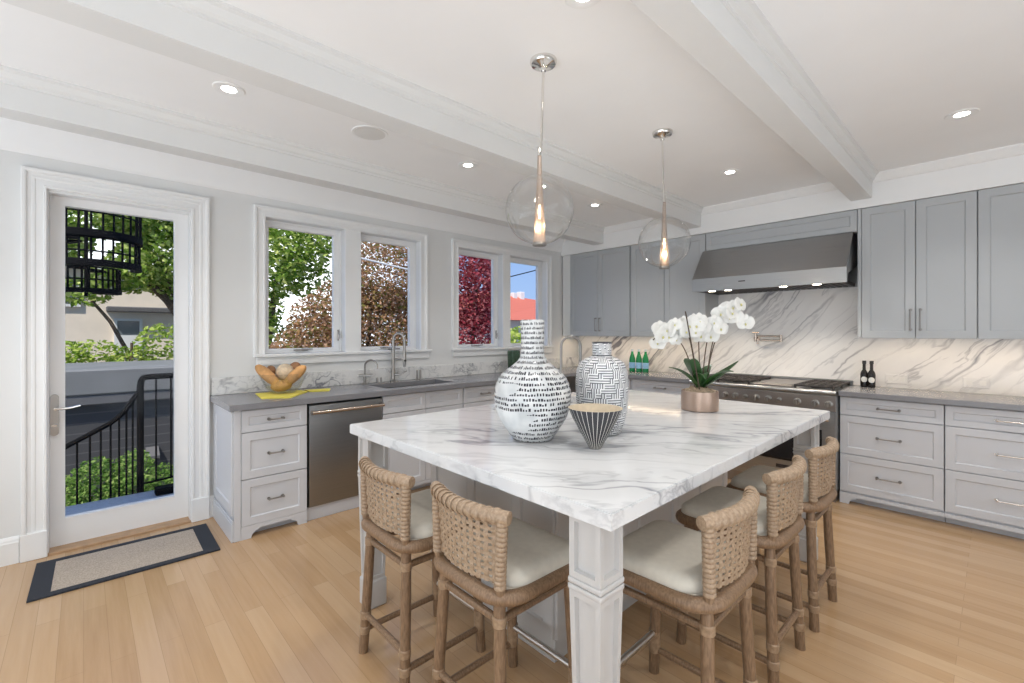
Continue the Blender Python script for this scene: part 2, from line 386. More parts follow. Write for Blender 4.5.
class MB:
    def __init__(s, T=I):
        s.bm = bmesh.new(); s.T = T
    def _put(s, vs):
        for v in vs: v.co = Vector(s.T(*v.co))
    def box(s, x0, x1, y0, y1, z0, z1, bev=0.0, seg=1):
        r = bmesh.ops.create_cube(s.bm, size=1.0); vs = r['verts']
        for v in vs:
            v.co = Vector(((x0 + x1) / 2 + v.co.x * (x1 - x0), (y0 + y1) / 2 + v.co.y * (y1 - y0), (z0 + z1) / 2 + v.co.z * (z1 - z0)))
        if bev > 0:
            es = list({e for v in vs for e in v.link_edges})
            r = bmesh.ops.bevel(s.bm, geom=es, offset=bev, segments=seg, affect='EDGES', profile=0.5)
            vs = list({v for f in r['faces'] for v in f.verts} | {v for v in vs if v.is_valid})
        s._put(vs); return s
    def panel(s, u0, u1, w0, w1, v0, v1, frame=0.05, depth=0.009, slope=0.007, bev=0.002):
        """a shaker front: slab v0..v1 whose outer face (v1) carries a recessed field"""
        P = []
        def ring(a, v): return [(u0 + a, v, w0 + a), (u1 - a, v, w0 + a), (u1 - a, v, w1 - a), (u0 + a, v, w1 - a)]
        rings = [ring(0, v0), ring(0, v1 - bev), ring(bev, v1), ring(frame, v1), ring(frame + slope * .4, v1 - depth * .5), ring(frame + slope, v1 - depth)]
        V = [[s.bm.verts.new(p) for p in r] for r in rings]
        s.bm.faces.new(V[0])
        for a, b in zip(V, V[1:]):
            for i in range(4): s.bm.faces.new((a[i], a[(i + 1) % 4], b[(i + 1) % 4], b[i]))
        s.bm.faces.new(V[-1][::-1])
        s._put([v for r in V for v in r]); return s
    def tube(s, pts, r, seg=8, closed=False, caps=True, flat=None):
        pts = [Vector(p) for p in pts]; n = len(pts)
        rs = r if isinstance(r, (list, tuple)) else [r] * n
        tang = []
        for i in range(n):
            a = pts[(i - 1) % n] if (closed or i > 0) else pts[i]
            b = pts[(i + 1) % n] if (closed or i < n - 1) else pts[i]
            d = b - a
            tang.append(d.normalized() if d.length > 1e-9 else Vector((0, 0, 1)))
        up = Vector((0, 0, 1))
        if abs(tang[0].dot(up)) > 0.9: up = Vector((1, 0, 0))
        nrm = (up - tang[0] * up.dot(tang[0])).normalized()
        rings = []
        for i in range(n):
            t = tang[i]; nrm = (nrm - t * nrm.dot(t)); nrm = nrm.normalized() if nrm.length > 1e-6 else t.orthogonal().normalized()
            bn = t.cross(nrm)
            k1, k2 = (1, 1) if flat is None else flat
            rings.append([s.bm.verts.new(pts[i] + nrm * (rs[i] * k1 * cos(2 * pi * j / seg)) + bn * (rs[i] * k2 * sin(2 * pi * j / seg))) for j in range(seg)])
        m = n if closed else n - 1
        for i in range(m):
            a, b = rings[i], rings[(i + 1) % n]
            for j in range(seg): s.bm.faces.new((a[j], a[(j + 1) % seg], b[(j + 1) % seg], b[j]))
        if caps and not closed:
            s.bm.faces.new(rings[0][::-1]); s.bm.faces.new(rings[-1])
        s._put([v for r_ in rings for v in r_]); return s
    def lathe(s, prof, cx=0, cy=0, seg=40, cap0=True, cap1=True):
        rings = []
        for (r, z) in prof:
            rings.append([s.bm.verts.new((cx + r * cos(2 * pi * j / seg), cy + r * sin(2 * pi * j / seg), z)) for j in range(seg)])
        for a, b in zip(rings, rings[1:]):
            for j in range(seg): s.bm.faces.new((a[j], a[(j + 1) % seg], b[(j + 1) % seg], b[j]))
        if cap0: s.bm.faces.new(rings[0][::-1])
        if cap1: s.bm.faces.new(rings[-1])
        s._put([v for r_ in rings for v in r_]); return s
    def ball(s, c, r, sub=2, scale=(1, 1, 1), rot=None):
        q = bmesh.ops.create_icosphere(s.bm, subdivisions=sub, radius=r); vs = q['verts']
        for v in vs:
            p = Vector((v.co.x * scale[0], v.co.y * scale[1], v.co.z * scale[2]))
            if rot is not None: p = rot @ p
            v.co = p + Vector(c)
        s._put(vs); return s
    def prism(s, outer, holes=(), a0=0.0, a1=1.0, axis='z'):
        """polygon with holes extruded a0..a1 along an axis: z->(x,y), x->(y,z), y->(x,z)"""
        loops = [list(outer)] + [list(h) for h in holes]
        flat = [p for l in loops for p in l]
        tris = tessellate_polygon([[Vector((p[0], p[1], 0)) for p in l] for l in loops])
        def mk(p, a):
            return {'z': (p[0], p[1], a), 'x': (a, p[0], p[1]), 'y': (p[0], a, p[1])}[axis]
        lo = [s.bm.verts.new(mk(p, a0)) for p in flat]; hi = [s.bm.verts.new(mk(p, a1)) for p in flat]
        for t in tris:
            try:
                s.bm.faces.new([lo[i] for i in t]); s.bm.faces.new([hi[i] for i in t][::-1])
            except ValueError: pass
        k = 0
        for l in loops:
            n = len(l)
            for i in range(n):
                s.bm.faces.new((lo[k + i], lo[k + (i + 1) % n], hi[k + (i + 1) % n], hi[k + i]))
            k += n
        s._put(lo + hi); return s
    def quad(s, ps):
        vs = [s.bm.verts.new(p) for p in ps]; s.bm.faces.new(vs); s._put(vs); return s
    def build(s, name, mat, parent=None, smooth=35, norm=True, **props):
        if norm: bmesh.ops.recalc_face_normals(s.bm, faces=s.bm.faces[:])
        me = bpy.data.meshes.new(name); s.bm.to_mesh(me); s.bm.free()
        me.materials.append(M[mat] if isinstance(mat, str) else mat)
        if smooth:
            for p in me.polygons: p.use_smooth = True
            if hasattr(me, 'set_sharp_from_angle'): me.set_sharp_from_angle(angle=radians(smooth))
        o = bpy.data.objects.new(name, me); COL.objects.link(o)
        if parent is not None: o.parent = parent
        for k, v in props.items(): o[k] = v
        return o

def thing(name, label, cat, loc=(0, 0, 0), rz=0.0, group=None):
    o = bpy.data.objects.new(name, None); COL.objects.link(o)
    o.location = loc; o.rotation_euler = (0, 0, rz); o.empty_display_size = 0.1
    o['label'] = label; o['category'] = cat
    if group: o['group'] = group
    return o
def tag(o, label, cat, group=None, loc=None):
    o['label'] = label; o['category'] = cat
    if group: o['group'] = group
    if loc is not None: o.location = loc
    return o
def struct(mb, name, mat, **kw):
    return mb.build(name, mat, kind='structure', **kw)
def dup(root, loc, rz, label, group=None):
    r = root.copy(); COL.objects.link(r); r.location = loc; r.rotation_euler = (0, 0, rz); r['label'] = label
    if group: r['group'] = group
    for ch in list(root.children):
        c = ch.copy(); COL.objects.link(c); c.parent = r
        for g in list(ch.children):
            d = g.copy(); COL.objects.link(d); d.parent = c
    return r
def rect(a0, a1, b0, b1): return [(a0, b0), (a1, b0), (a1, b1), (a0, b1)]
def arc(c, r, a0, a1, n, plane='xz'):
    out = []
    for i in range(n + 1):
        a = a0 + (a1 - a0) * i / n
        out.append((c[0] + r * cos(a), c[1], c[2] + r * sin(a)) if plane == 'xz' else (c[0] + r * cos(a), c[1] + r * sin(a), c[2]))
    return out
def circ(c, r, n, plane='xy'):
    o = []
    for i in range(n):
        a = 2 * pi * i / n
        d = (r * cos(a), r * sin(a))
        o.append({'xy': (c[0] + d[0], c[1] + d[1], c[2]), 'xz': (c[0] + d[0], c[1], c[2] + d[1]), 'yz': (c[0], c[1] + d[0], c[2] + d[1])}[plane])
    return o

# ------------------------------------------------------------------ room shell
H = 2.69; XR = 7.4; YB = 5.1; YF = -2.95
# openings in the left wall: (y0, y1, z0, z1)
DOOR = (-0.165, 0.575, -0.02, 2.275)
WINS = [(1.07, 1.728, 1.215, 2.325), (1.875, 2.515, 1.215, 2.325), (2.998, 3.655, 1.215, 2.325), (3.778, 4.435, 1.215, 2.325)]
struct(MB().box(-0.0, XR, YF, YB, -0.12, 0), 'floor', 'floor')
struct(MB().box(-0.15, XR + .12, YF - .12, YB + .12, H, H + 0.15), 'ceiling', 'ceil')
struct(MB().prism(rect(YF, YB, -0.12, H), [rect(*DOOR[:2], 0.0, DOOR[3])] + [rect(*w) for w in WINS], -0.15, 0.0, 'x'), 'wall_left', 'wall', smooth=0)
struct(MB().box(-0.15, XR + .12, YB, YB + .12, -0.12, H), 'wall_back', 'wall')
struct(MB().box(XR, XR + .12, YF, YB, -0.12, H), 'wall_right', 'wall')
struct(MB().box(-0.15, XR + .12, YF - .12, YF, -0.12, H), 'wall_rear', 'wall')

# ceiling beams run along y, with a stepped moulding where they meet the ceiling
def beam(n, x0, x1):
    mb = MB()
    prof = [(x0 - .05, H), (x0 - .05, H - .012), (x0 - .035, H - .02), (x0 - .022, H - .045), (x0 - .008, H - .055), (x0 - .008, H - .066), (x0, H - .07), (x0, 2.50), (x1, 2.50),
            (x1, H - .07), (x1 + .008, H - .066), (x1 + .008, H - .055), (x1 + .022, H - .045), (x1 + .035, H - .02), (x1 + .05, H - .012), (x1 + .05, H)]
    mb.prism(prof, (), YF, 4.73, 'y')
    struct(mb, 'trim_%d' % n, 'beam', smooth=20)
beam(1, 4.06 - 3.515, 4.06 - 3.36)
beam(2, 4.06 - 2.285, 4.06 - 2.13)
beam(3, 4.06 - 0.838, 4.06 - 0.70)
# soffit above the wall cabinets and the crown along the left wall
struct(MB().prism([(4.735, 2.43), (4.735, H - .07), (4.72, H - .062), (4.70, H - .03), (4.685, H - .012), (4.685, H), (YB, H), (YB, 2.43)], (), 0.0, XR, 'x'), 'trim_4', 'trim', smooth=20)
struct(MB().prism([(0.0, 2.48), (0.012, 2.485), (0.02, 2.53), (0.06, 2.63), (0.075, 2.67), (0.075, H), (0, H)], (), YF, 4.735, 'y'), 'trim_5', 'ceil', smooth=60)

# baseboards
def baseboard(name, pts):
    mb = MB()
    for (y0, y1) in pts:
        mb.prism([(0, 0), (0.02, 0), (0.02, .125), (0.016, .135), (0.016, .142), (0.008, .158), (0, .16)], (), y0, y1, 'y')
    struct(mb, name, 'trim', smooth=20)
baseboard('baseboard_left', [(YF, -0.285), (0.685, 0.72)])
# door casing: stepped profile, with plinth
def casing(n, y0, y1, ztop, inner, zbase, wd, plinth=None, mull=()):
    """mitred casing: a moulded profile swept up one jamb, over the head and down the other"""
    prof = [(0.0, 0.0), (0.0, .022), (.004, .026), (.014, .026), (.018, .019), (.034, .017), (.05, .017), (.054, .022), (.064, .022), (.068, .019), (wd - .026, .021), (wd - .022, .031), (wd - .016, .034), (wd - .004, .034), (wd, .030), (wd, 0.0)]
    mb = MB(); iy0, iy1, iz = inner; rows = []
    for (o, t_) in prof:
        rows.append([mb.bm.verts.new(p) for p in ((t_, iy0 - o, zbase), (t_, iy0 - o, iz + o), (t_, iy1 + o, iz + o), (t_, iy1 + o, zbase))])
    for A, B in zip(rows, rows[1:]):
        for j in range(3): mb.bm.faces.new((A[j], A[j + 1], B[j + 1], B[j]))
    mb.bm.faces.new([r[0] for r in rows]); mb.bm.faces.new([r[3] for r in rows][::-1])
    for (a, c) in mull: mb.box(.0, .019, a, c, zbase, iz + .003, .002)
    if plinth:
        for (a, c) in plinth: mb.box(0, 0.038, a, c, 0, 0.165, 0.004)
    struct(mb, 'trim_%d' % n, 'trim', smooth=20)
casing(6, -.28, .683, 2.412, (-.165, .575, 2.285), .16, .112, [(-0.282, -0.163), (0.573, 0.685)])
for n, (a, b), (w0, w1) in ((7, (1.006, 2.623), (WINS[0], WINS[1])), (8, (2.929, 4.533), (WINS[2], WINS[3]))):
    casing(n, a, b, 2.406, (w0[0], w1[1], 2.325), 1.215, .085, None, [(w0[1], w1[0])])
    mb = MB(); mb.box(-0.09, 0.045, a - .02, b + .02, 1.190, 1.2155, 0.005); mb.box(0, 0.02, a, b, 1.125, 1.19, 0.004)
    struct(mb, 'trim_%d' % (n + 2), 'trim', smooth=20)

# ------------------------------------------------------------------ door
d = MB()
ly0, ly1, lx0, lx1 = -0.158, 0.568, -0.125, -0.08
g0, g1, gz0, gz1 = -0.088, 0.486, 0.187, 2.212
d.prism(rect(ly0, ly1, 0.012, 2.268), [rect(g0, g1, gz0, gz1)], lx0, lx1, 'x')
d.prism(rect(g0 - .012, g1 + .012, gz0 - .012, gz1 + .012), [rect(g0, g1, gz0, gz1)], lx1 - .002, lx1 + .005, 'x')
door = struct(d, 'door_1', 'sash', smooth=0)
MB().box(-.106, -.100, g0 - .008, g1 + .008, gz0 - .008, gz1 + .008).build('glass_pane', 'pane', door)
h = MB(); h.prism([(-.137 + .021 * cos(a), .972 + .021 * sin(a)) for a in [pi * i / 8 for i in range(9)]] + [(-.137 + .021 * cos(a), .748 + .021 * sin(a)) for a in [pi + pi * i / 8 for i in range(9)]], (), lx1, lx1 + .012, 'x')
plate = h.build('escutcheon', 'nickel', door)
h = MB(); h.tube([(lx1 + .01, -.13, .905), (lx1 + .055, -.13, .905)], .010, 10); h.tube([(lx1 + .055, -.135, .905), (lx1 + .056, -.10, .902), (lx1 + .055, -.06, .905), (lx1 + .054, -.015, .915)], [.009, .0085, .008, .007], 10)
h.build('lever', 'chrome', plate)
h = MB(); h.tube([(lx1 + .01, -.137, .795), (lx1 + .024, -.137, .795)], .009, 10); h.box(lx1 + .024, lx1 + .032, -.152, -.122, .79, .80, .002); h.build('thumb_turn', 'chrome', plate)
jm = MB()
for (a, b) in ((-.1655, -.1585), (.5685, .5755)): jm.box(-.15, .0, a, b, 0.0, 2.2755, .001)
jm.box(-.15, .0, -.165, .575, 2.269, 2.2765, .001)
struct(jm, 'trim_11', 'trim')
struct(MB().box(-0.17, 0.03, -.163, .573, -0.005, 0.014, .004), 'trim_12', 'oak_sill')

# ------------------------------------------------------------------ windows
for k, (y0, y1, z0, z1) in enumerate(WINS):
    sx0, sx1 = -0.125, -0.08
    fr = MB()
    st = 0.044
    gy0, gy1, ga, gb = y0 + .018 + st * .7, y1 - .022 - st, z0 + .038, z1 - .055
    fr.prism(rect(y0 + .002, y1 - .002, z0 + .002, z1 - .002), [rect(y0 + .016, y1 - .016, z0 + .016, z1 - .016)], -.148, -.07, 'x')
    win = struct(fr, 'window_%d' % (k + 1), 'trim', smooth=0)
    sa = MB(); sa.prism(rect(y0 + .017, y1 - .017, z0 + .017, z1 - .017), [rect(gy0, gy1, ga, gb)], sx0, sx1, 'x')
    sash = sa.build('sash', 'sash', win, smooth=0)
    MB().box(-.107, -.101, gy0 - .006, gy1 + .006, ga - .006, gb + .006).build('glass_pane', 'pane', sash)
    if k in (0, 1, 2):
        c = MB(); yc = y0 + .30
        c.box(-.08, -.05, yc - .055, yc + .055, z0 + .016, z0 + .030, .003); c.tube([(-.055, yc, z0 + .03), (-.045, yc + .06, z0 + .027), (-.04, yc + .09, z0 + .03)], .006, 8)
        c.build('crank_handle', 'nickel', win)
    if k in (0, 2):
        c = MB(); c.box(-.08, -.066, y1 - .036, y1 - .022, z0 + .10, z0 + .20, .003); c.box(-.066, -.052, y1 - .034, y1 - .024, z0 + .115, z0 + .165, .002)
        c.build('latch', 'nickel', win)

# ------------------------------------------------------------------ cabinets
def TL(u, v, w): return (0.59 + v, u, w)       # fronts facing +x, u along y
def TB(u, v, w): return (u, 4.54 - v, w)       # fronts facing -y, u along x
def TU(u, v, w): return (u, 4.77 - v, w)       # wall cabinets

def pull(T, uc, w, L, mat, parent, vert=False, v=0.02, ball=False):
    m = MB(T); h = L / 2
    def p(a, vv): return (uc, vv, w + a) if vert else (uc + a, vv, w)
    for a in (-h, h):
        m.tube([p(a, v), p(a, v + .004)], .011, 10)
        m.tube([p(a, v), p(a, v + .028)], .0055, 8)
        m.ball(p(a, v + .029), .009, 1)
    m.tube([p(-h, v + .029), p(h, v + .029)], .0048, 8)
    return m.build('handle', mat, parent)

def base_unit(T, u0, u1, name, label, fronts, cat='cabinet', mat='cab', depth=.58, feet='LR', hw='chrome', group=None, foot_in=.06, top=.872):
    """fronts: list of (kind, u0, u1, w0, w1, pull length or None)"""
    t = thing(name, label, cat, group=group)
    m = MB(T)
    m.box(u0, u1, -depth, 0.0, .085, top)
    if feet:
        # bracket feet cut from one valance board
        prof = [(u0, .058)]
        if 'L' in feet: prof = [(u0, 0), (u0 + foot_in, 0), (u0 + foot_in + .004, .018), (u0 + foot_in + .022, .040), (u0 + foot_in + .045, .046), (u0 + foot_in + .05, .058)]
        if 'R' in feet: prof += [(u1 - foot_in - .05, .058), (u1 - foot_in - .045, .046), (u1 - foot_in - .022, .040), (u1 - foot_in - .004, .018), (u1 - foot_in, 0), (u1, 0)]
        else: prof += [(u1, .058)]
        prof += [(u1, .087), (u0, .087)]
        m.prism(prof, (), -.002, .02, 'y')
        m.box(u0, u1, -depth, -.06, 0, .086)
    m.build('carcass', mat, t, smooth=0)
    for (kind, a, b, c, e, pl) in fronts:
        f = MB(T).panel(a + .002, b - .002, c + .002, e - .002, .001, .021, .042 if e - c < .2 else .052, .008)
        fo = f.build(kind, mat, t, smooth=0)
        if pl:
            pull(T, (a + b) / 2, (c + e) / 2, pl, hw, fo, v=.021)
    return t

# left run ---------------------------------------------------------
t = base_unit(TL, .765, 1.19, 'drawer_cabinet', 'pale grey three-drawer base cabinet with bracket feet beside the glass door',
              [('drawer', .765, 1.19, .716, .866, .09), ('drawer', .765, 1.19, .400, .714, .09), ('drawer', .765, 1.19, .086, .398, .09)], hw='pewter')
m = MB(); m.box(.02, .605, .722, .764, .0, .872, .002)
TE = lambda u, v, w: (u, .722 - v, w)
m.T = TE; m.panel(.03, .60, .17, .86, 0.0, .012, .07, .008); m.box(.02, .608, 0, .014, .0, .125, .003); m.box(.02, .606, 0, .010, .125, .145, .004)
m.T = TL; m.box(.722, .764, 0.0, .021, 0, .872, .002)
m.build('end_panel', 'cab', t, smooth=0)

t = thing('dishwasher', 'stainless steel dishwasher with bar handle below the grey counter', 'dishwasher')
MB(TL).box(1.197, 1.785, -.55, -.004, .10, .866).build('tub', 'black', t)
dw = MB(TL).box(1.203, 1.781, -.003, .024, .104, .852, .004, 2).build('door', 'steel_y', t)
hb = MB(TL)
for u in (1.226, 1.762): hb.box(u - .016, u + .016, .024, .06, .788, .816, .006, 2)
hb.tube([(1.21, .068, .803), (1.776, .068, .803)], .0125, 14)
hb.build('handle', 'warm_nickel', dw)
MB(TL).box(1.195, 1.788, -.04, -.004, 0, .099, .002).build('toe_kick', 'cab', t)

base_unit(TL, 1.79, 2.61, 'sink_cabinet', 'pale grey sink base cabinet with two doors between the dishwasher and drawers',
          [('false_front', 1.79, 2.20, .716, .866, None), ('false_front', 2.20, 2.61, .716, .866, None), ('door', 1.79, 2.20, .086, .714, None), ('door', 2.20, 2.61, .086, .714, None)], foot_in=.07, top=.68)
base_unit(TL, 2.615, 3.145, 'drawer_cabinet', 'pale grey drawer cabinet right of the sink base cabinet',
          [('drawer', 2.615, 3.145, .716, .866, .1), ('drawer', 2.615, 3.145, .400, .714, .1), ('drawer', 2.615, 3.145, .086, .398, .1)], hw='pewter')
base_unit(TL, 3.15, 3.92, 'drawer_cabinet', 'pale grey drawer cabinet on the window wall nearest the room corner',
          [('drawer', 3.15, 3.92, .716, .866, .12), ('drawer', 3.15, 3.92, .400, .714, .12), ('drawer', 3.15, 3.92, .086, .398, .12)], hw='pewter')
# back run, left of the range
base_unit(TB, .62, 1.22, 'corner_cabinet', 'pale grey base cabinet in the room corner below the green bottles',
          [('drawer', .80, 1.22, .716, .866, .1), ('door', .80, 1.22, .086, .714, None)], hw='pewter', depth=.54)
base_unit(TB, 1.225, 1.945, 'drawer_cabinet', 'pale grey drawer cabinet just left of the range',
          [('drawer', 1.225, 1.945, .716, .866, .12), ('drawer', 1.225, 1.945, .400, .714, .12), ('drawer', 1.225, 1.945, .086, .398, .12)], hw='pewter', depth=.54)
# back run, right of the range
base_unit(TB, 3.182, 3.804, 'drawer_cabinet', 'pale grey three-drawer base cabinet right beside the range',
          [('drawer', 3.182, 3.804, .720, .866, .128), ('drawer', 3.182, 3.804, .405, .718, .138), ('drawer', 3.182, 3.804, .100, .403, .138)], hw='pewter', depth=.54, feet='L')
base_unit(TB, 3.808, 4.62, 'drawer_cabinet', 'pale grey wide drawer cabinet at the right edge of the photo',
          [('drawer', 3.808, 4.62, .720, .866, .30), ('drawer', 3.808, 4.62, .405, .718, .30), ('drawer', 3.808, 4.62, .100, .403, .30)], hw='chrome', depth=.54, feet='N')

# countertops -------------------------------------------------------
SK = (.15, .50, 1.87, 2.60)
L = [(.0, .69), (.649, .69), (.649, 4.475), (1.948, 4.475), (1.948, 5.099), (.0, 5.099)]
ct = MB().prism(L, [[(SK[0], SK[2]), (SK[1], SK[2]), (SK[1], SK[3]), (SK[0], SK[3])]], .8735, .914, 'z').build('countertop', 'quartz', smooth=0)
tag(ct, 'mid-grey stone countertop running under the windows and round the corner', 'countertop')
ct = MB().box(3.181, 4.66, 4.475, 5.099, .8735, .914, .003).build('countertop', 'quartz', smooth=0)
tag(ct, 'mid-grey stone countertop right of the range under the two dark bottles', 'countertop')
# marble splashes
up = MB().box(.001, .020, .70, 5.08, .9145, 1.045, .002).build('trim_13', 'marble_side', kind='structure', smooth=0)
bs = MB()
bs.box(.021, 4.66, 5.08, 5.0985, .9145, 1.36)
bs.box(1.96, 3.285, 5.08, 5.0985, 1.36, 1.86)
bs.build('trim_14', 'marble_wall', kind='structure', smooth=0)

# sink and its fittings ----------------------------------------------
t = thing('kitchen_sink', 'undermount stainless sink set in the grey counter below the windows', 'sink')
s_ = MB()
a0, a1, b0, b1 = SK[0] - .006, SK[1] + .006, SK[2] - .006, SK[3] + .006
s_.prism(rect(a0 - .02, a1 + .02, b0 - .008, b1 + .008), [rect(a0, a1, b0, b1)], .865, .8732, 'z')
s_.box(a0 - .004, a0, b0, b1, .69, .866); s_.box(a1, a1 + .004, b0, b1, .69, .866); s_.box(a0, a1, b0 - .004, b0, .69, .866); s_.box(a0, a1, b1, b1 + .004, .69, .866)
s_.box(a0 - .004, a1 + .004, b0 - .004, b1 + .004, .686, .69)
s_.build('basin', 'sink', t)
MB().lathe([(.044, .69), (.044, .693), (.03, .693), (.028, .691)], .33, 2.25, 20).build('drain', 'chrome', t)

def rod(m, x, y, z0, z1, r): m.lathe([(r, z0), (r, z1)], x, y, 14)
# spring pull-down tap
fx, fy = .095, 2.165
t = thing('kitchen_tap', 'tall brushed nickel pull-down tap standing behind the sink', 'tap')
m = MB(); m.lathe([(.030, .914), (.030, .924), (.020, .930), (.019, 1.03), (.016, 1.035), (.016, 1.25)], fx, fy, 18); m.build('body', 'nickel', t)
m = MB(); path = [(fx, fy, 1.25), (fx, fy, 1.29)] + [(fx + .035 - .035 * cos(a), fy + (.04 - .04 * cos(a)), 1.31 + .07 * sin(a)) for a in [pi * i / 12 for i in range(13)]] + [(fx + .07, fy + .08, 1.22)]
m.tube(path, .0125, 12); 
m.build('spout', 'nickel', t)
m = MB(); m.tube([(fx + .07, fy + .08, 1.23), (fx + .07, fy + .08, 1.215), (fx + .07, fy + .08, 1.10), (fx + .07, fy + .08, 1.06)], [.014, .016, .017, .013], 12); sp_ = m.build('spray_head', 'nickel', t)
m = MB(); m.tube([(fx + .078, fy + .08, 1.12), (fx + .088, fy + .08, 1.12)], .012, 10); m.build('button', 'black', sp_)
m = MB(); m.tube([(fx, fy, 1.235), (fx + .04, fy + .05, 1.235)], .007, 8); m.tube([(fx, fy, 1.235), (fx - .03, fy - .04, 1.235)], .010, 8)
m.tube(circ((fx, fy, 1.235), .021, 14), .006, 6, True); m.build('support_arm', 'nickel', t)
MB().tube([(fx, fy, 1.14), (fx + .066, fy + .076, 1.14)], .005, 8).build('spray_holder', 'nickel', t)
m = MB(); m.tube([(fx + .015, fy + .01, .985), (fx + .05, fy + .05, .99), (fx + .08, fy + .10, 1.02)], [.013, .010, .007], 10); m.build('lever', 'nickel', t)
# small filter tap
fx, fy = .08, 1.885
t = thing('filter_tap', 'small gooseneck filter tap left of the sink', 'tap')
m = MB(); m.lathe([(.024, .914), (.024, .922), (.013, .928), (.013, 1.0)], fx, fy, 16); m.build('body', 'nickel', t)
m = MB(); m.tube([(fx, fy, 1.0), (fx, fy, 1.08)] + [(fx + .05 - .05 * cos(a), fy + .035 - .035 * cos(a), 1.08 + .055 * sin(a)) for a in [pi * i / 10 for i in range(11)]] + [(fx + .1, fy + .07, 1.055)], .0085, 10); m.build('spout', 'nickel', t)
m = MB(); m.tube([(fx - .03, fy - .045, .992), (fx + .035, fy + .05, .992)], .011, 10); m.build('lever', 'nickel', t)
def button(x, y, h, r, label):
    t = MB(); t.lathe([(r + .004, .914), (r + .004, .919), (r, .921), (r, .914 + h - .006), (r - .003, .914 + h)], x, y, 16)
    o = t.build('soap_dispenser' if h > .07 else 'air_switch', 'pewter'); tag(o, label, 'dispenser' if h > .07 else 'switch')
button(.085, 2.005, .052, .0095, 'left of the two short metal buttons between filter tap and main tap')
button(.085, 2.042, .052, .0095, 'right of the two short metal buttons between filter tap and main tap')
button(.09, 2.432, .10, .0105, 'left of the two tall metal posts behind the sink, right of the main tap')
button(.09, 2.468, .10, .0105, 'right of the two tall metal posts behind the sink, right of the main tap')

# bowl of bread, napkins ----------------------------------------------
bx, by = .27, 1.13
m = MB(); prof = [(.055, .922), (.09, .926), (.122, .96), (.152, 1.02), (.175, 1.075), (.171, 1.075), (.148, 1.022), (.118, .965), (.086, .932), (.05, .928)]
m.lathe([(r, z - .922) for r, z in prof], 0, 0, 48); o = m.build('bread_bowl', 'bowl_glass'); tag(o, 'clear glass bowl full of bread loaves on the grey counter', 'bowl', loc=(bx, by, .9225))
def loaf(label, c, dims, yaw, pitch, mat, round_=False):
    m = MB()
    q = bmesh.ops.create_icosphere(m.bm, subdivisions=4, radius=1.0)
    sd = random.random() * 50
    for v in q['verts']:
        p = v.co.copy()
        if not round_:
            sgn = 1 if p.x > 0 else -1
            p.x = sgn * abs(p.x) ** 0.85
        n = noise.noise(p * 2.2 + Vector((sd, 0, 0))) * .025
        slash = max(0, sin(p.x * 8 + p.y * 2.5)) ** 8 * .09 if (p.z > .2 and not round_) else 0
        v.co = Vector((p.x * dims[0], p.y * dims[1], p.z * dims[2])) * (1 + n - slash)
    o = m.build('bread_loaf', mat); o.location = c; o.rotation_euler = (0, pitch, yaw)
    tag(o, label, 'bread')
ca, sa_ = cos(.755), sin(.755)   # image-right direction on the plan
def bo(r, f, z): return (bx + r * .685 + f * .728, by + r * .728 - f * .685, z)
loaf('long golden loaf leaning out over the left rim of the glass bowl', bo(-.098, .05, 1.062), (.118, .041, .041), .755, radians(40), 'bread')
loaf('long golden loaf leaning out over the right rim of the glass bowl', bo(.112, .045, 1.062), (.110, .040, .040), .755, radians(-42), 'bread')
loaf('round floured loaf on top in the middle of the glass bowl', bo(-.005, -.035, 1.075), (.072, .066, .070), .2, 0, 'bread2', True)
loaf('dark brown roll at the back right of the glass bowl', bo(.05, -.09, 1.105), (.05, .042, .05), .3, 0, 'bread3', True)
loaf('dark brown roll at the back left of the glass bowl', bo(-.125, -.05, 1.085), (.04, .036, .045), .3, 0, 'bread3', True)
loaf('crusty loaf lying lowest in the front of the glass bowl', bo(.005, .04, .980), (.078, .055, .042), .9, radians(-8), 'bread')
def napkin(pts, z, label):
    m = MB(); m.prism(pts, (), z, z + .004, 'z'); m.prism([(p[0] * .98 + .02 * pts[0][0], p[1] * .985 + .015 * pts[0][1]) for p in pts], (), z + .0042, z + .0075, 'z')
    o = m.build('napkin', 'yellow'); tag(o, label, 'napkin')
napkin([(.145, .965), (.46, .925), (.56, 1.09), (.30, 1.30), (.19, 1.29)], .9143, 'yellow folded napkin under the glass bread bowl')
napkin([(.19, 1.31), (.30, 1.315), (.355, 1.45), (.23, 1.51)], .9143, 'yellow folded napkin on the counter right of the bread bowl')

